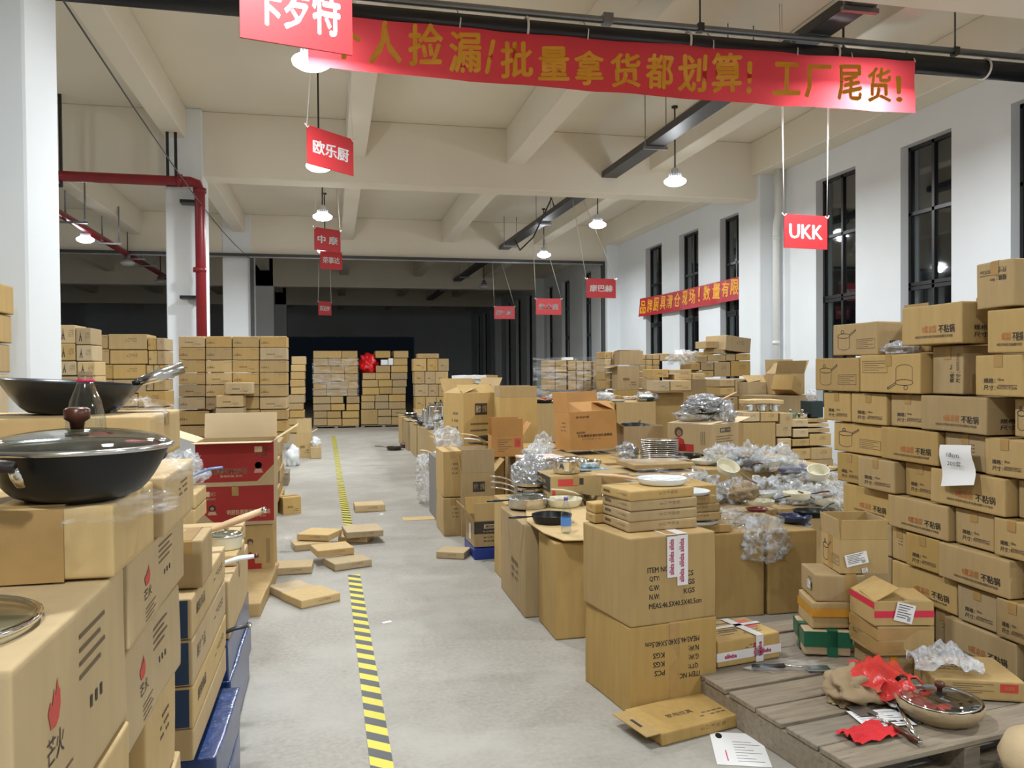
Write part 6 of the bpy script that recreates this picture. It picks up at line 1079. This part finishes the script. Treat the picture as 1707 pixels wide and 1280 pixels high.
fs = empty('wrapped_spatula', (2.06, 3.40, z0), -.25, 'film-wrapped spatula lying before the tape-crossed parcel box', 'spatula'); MB().tube([(-.17, 0, .016), (-.02, 0, .02)], .012, 8).build('handle', black_plastic, fs); MB().tube([(-.02, 0, .02), (.1, .0, .014)], .006, 8).build('shaft', steel, fs); MB().cbox(.08, .19, -.035, .035, .006, .012, .003).build('blade', steel, fs); blob('plastic_wrap', None, (.02, 0, 0), (.22, .06, .03), clear, 160, .4, parent=fs)
pr2 = empty('paper_parcel', (2.50, 2.38, 0), 0, 'round kraft paper parcel with red spot before the loose-goods pallet', 'parcel'); blob('lower_bundle', None, (0, 0, 0), (.17, .16, .07), crinkle, 170, .3, 3, parent=pr2, flat=.4); MB().lathe([(.10, .08), (.17, .10), (.185, .15), (.16, .21), (.10, .235), (.0005, .24)], 36, T=TR((0, 0, 0))).build('body', mat('kraft_parcel_paper', (.50, .38, .22), .7, var=.1, bump=.4, bscale=20), pr2); s3_ = MB().lathe([(.0005, 0), (.03, .0)], 20).build('sticker', ink_red, pr2); s3_.matrix_local = TR((-.03, -.10, .240), 0, .1)
# floor in front of the pallet
fbx = carton('flat pan box with torn die-cut flap on the floor by the square cartons', (.46, .27, .055), (1.49, 3.285, .002), math.radians(14), kraft_dark, [('lines', 'F'), ('small', 'T')], None, None, 'flat_carton', amp=.003, n=4); MB().box(-.30, -.225, -.125, .125, .048, .052).box(-.27, -.255, -.04, .04, .052, .0525, 1).build('flap', [kraft_dark, ink], fbx)
pp = MB().cbox(-.105, .105, -.145, .145, 0, .0012, .0004).build('printed_sheet', paper, None, TR((1.60, 3.01, .001), -.35)); tag(pp, 'white printed sheet with black oval on the floor by the pallet', 'paper'); m_ = MB()
for i in range(8): m_.box(-.02+.0*i, .085-.03*(i % 3), -.11+.024*i, -.107+.024*i, .0013, .0016)
m_.build('printing', ink, pp); MB().box(-.06, -.055, -.11, -.02, .0013, .0016).build('printed_line', ink_magenta, pp); MB().lathe([(.0005, .0013), (.02, .0014)], 20, T=TR((-.07, .11, .0002)), sx=.7, sy=1.3).build('printed_oval', ink, pp)
# on the printed wall
nt_ = [atX(x, y, XR-.028) for x, y in ((1568, 741), (1620, 742), (1632, 808), (1571, 810))]
nt2 = MB(); vs = []
for i in range(9):
    u = i/8
    for j in range(5): v = j/4; p = nt_[0].lerp(nt_[3], u).lerp(nt_[1].lerp(nt_[2], u), v); vs.append(p+Vector((-.004-.02*u*u*(v > 0)-.008*math.sin(u*7), 0, 0)))
nt2.add(vs, [(i*5+j, (i+1)*5+j, (i+1)*5+j+1, i*5+j+1) for i in range(8) for j in range(4)], 0, True)
cN = (nt_[0]+nt_[1]+nt_[2]+nt_[3])/4; Fr = (cN+Vector((-.022, 0, 0)), (nt_[1]-nt_[0]).normalized(), Z3, -X3)
put_text(nt2, '18cm', Fr, -.01, .05, .022, 1, .0, .08, -.05); put_text(nt2, '200套', Fr, .0, .008, .026, 1, .0, .09, -.05)
tag(nt2.build('paper_note', [paper, ink]), 'white handwritten note stuck on the printed carton wall', 'note')
c = atX(1490, 592, XR+.1); blob('bubble_wrap', 'loose clear bubble wrap on the upside-down drawn carton', (XR+.12, c.y, zB+.001), (.09, .19, .045), bubble, 180, .4, 3)
bf = MB().cbox(-.1, .1, -.003, .003, 0, .10, .001).build('cardboard_flap', kraft_dark, None, TR((XR+.30, yr(1450), zt_(1382, 541)+.0), PI/2, .1)); tag(bf, 'dark raised cardboard flap behind the upper left drawn carton', 'cardboard')
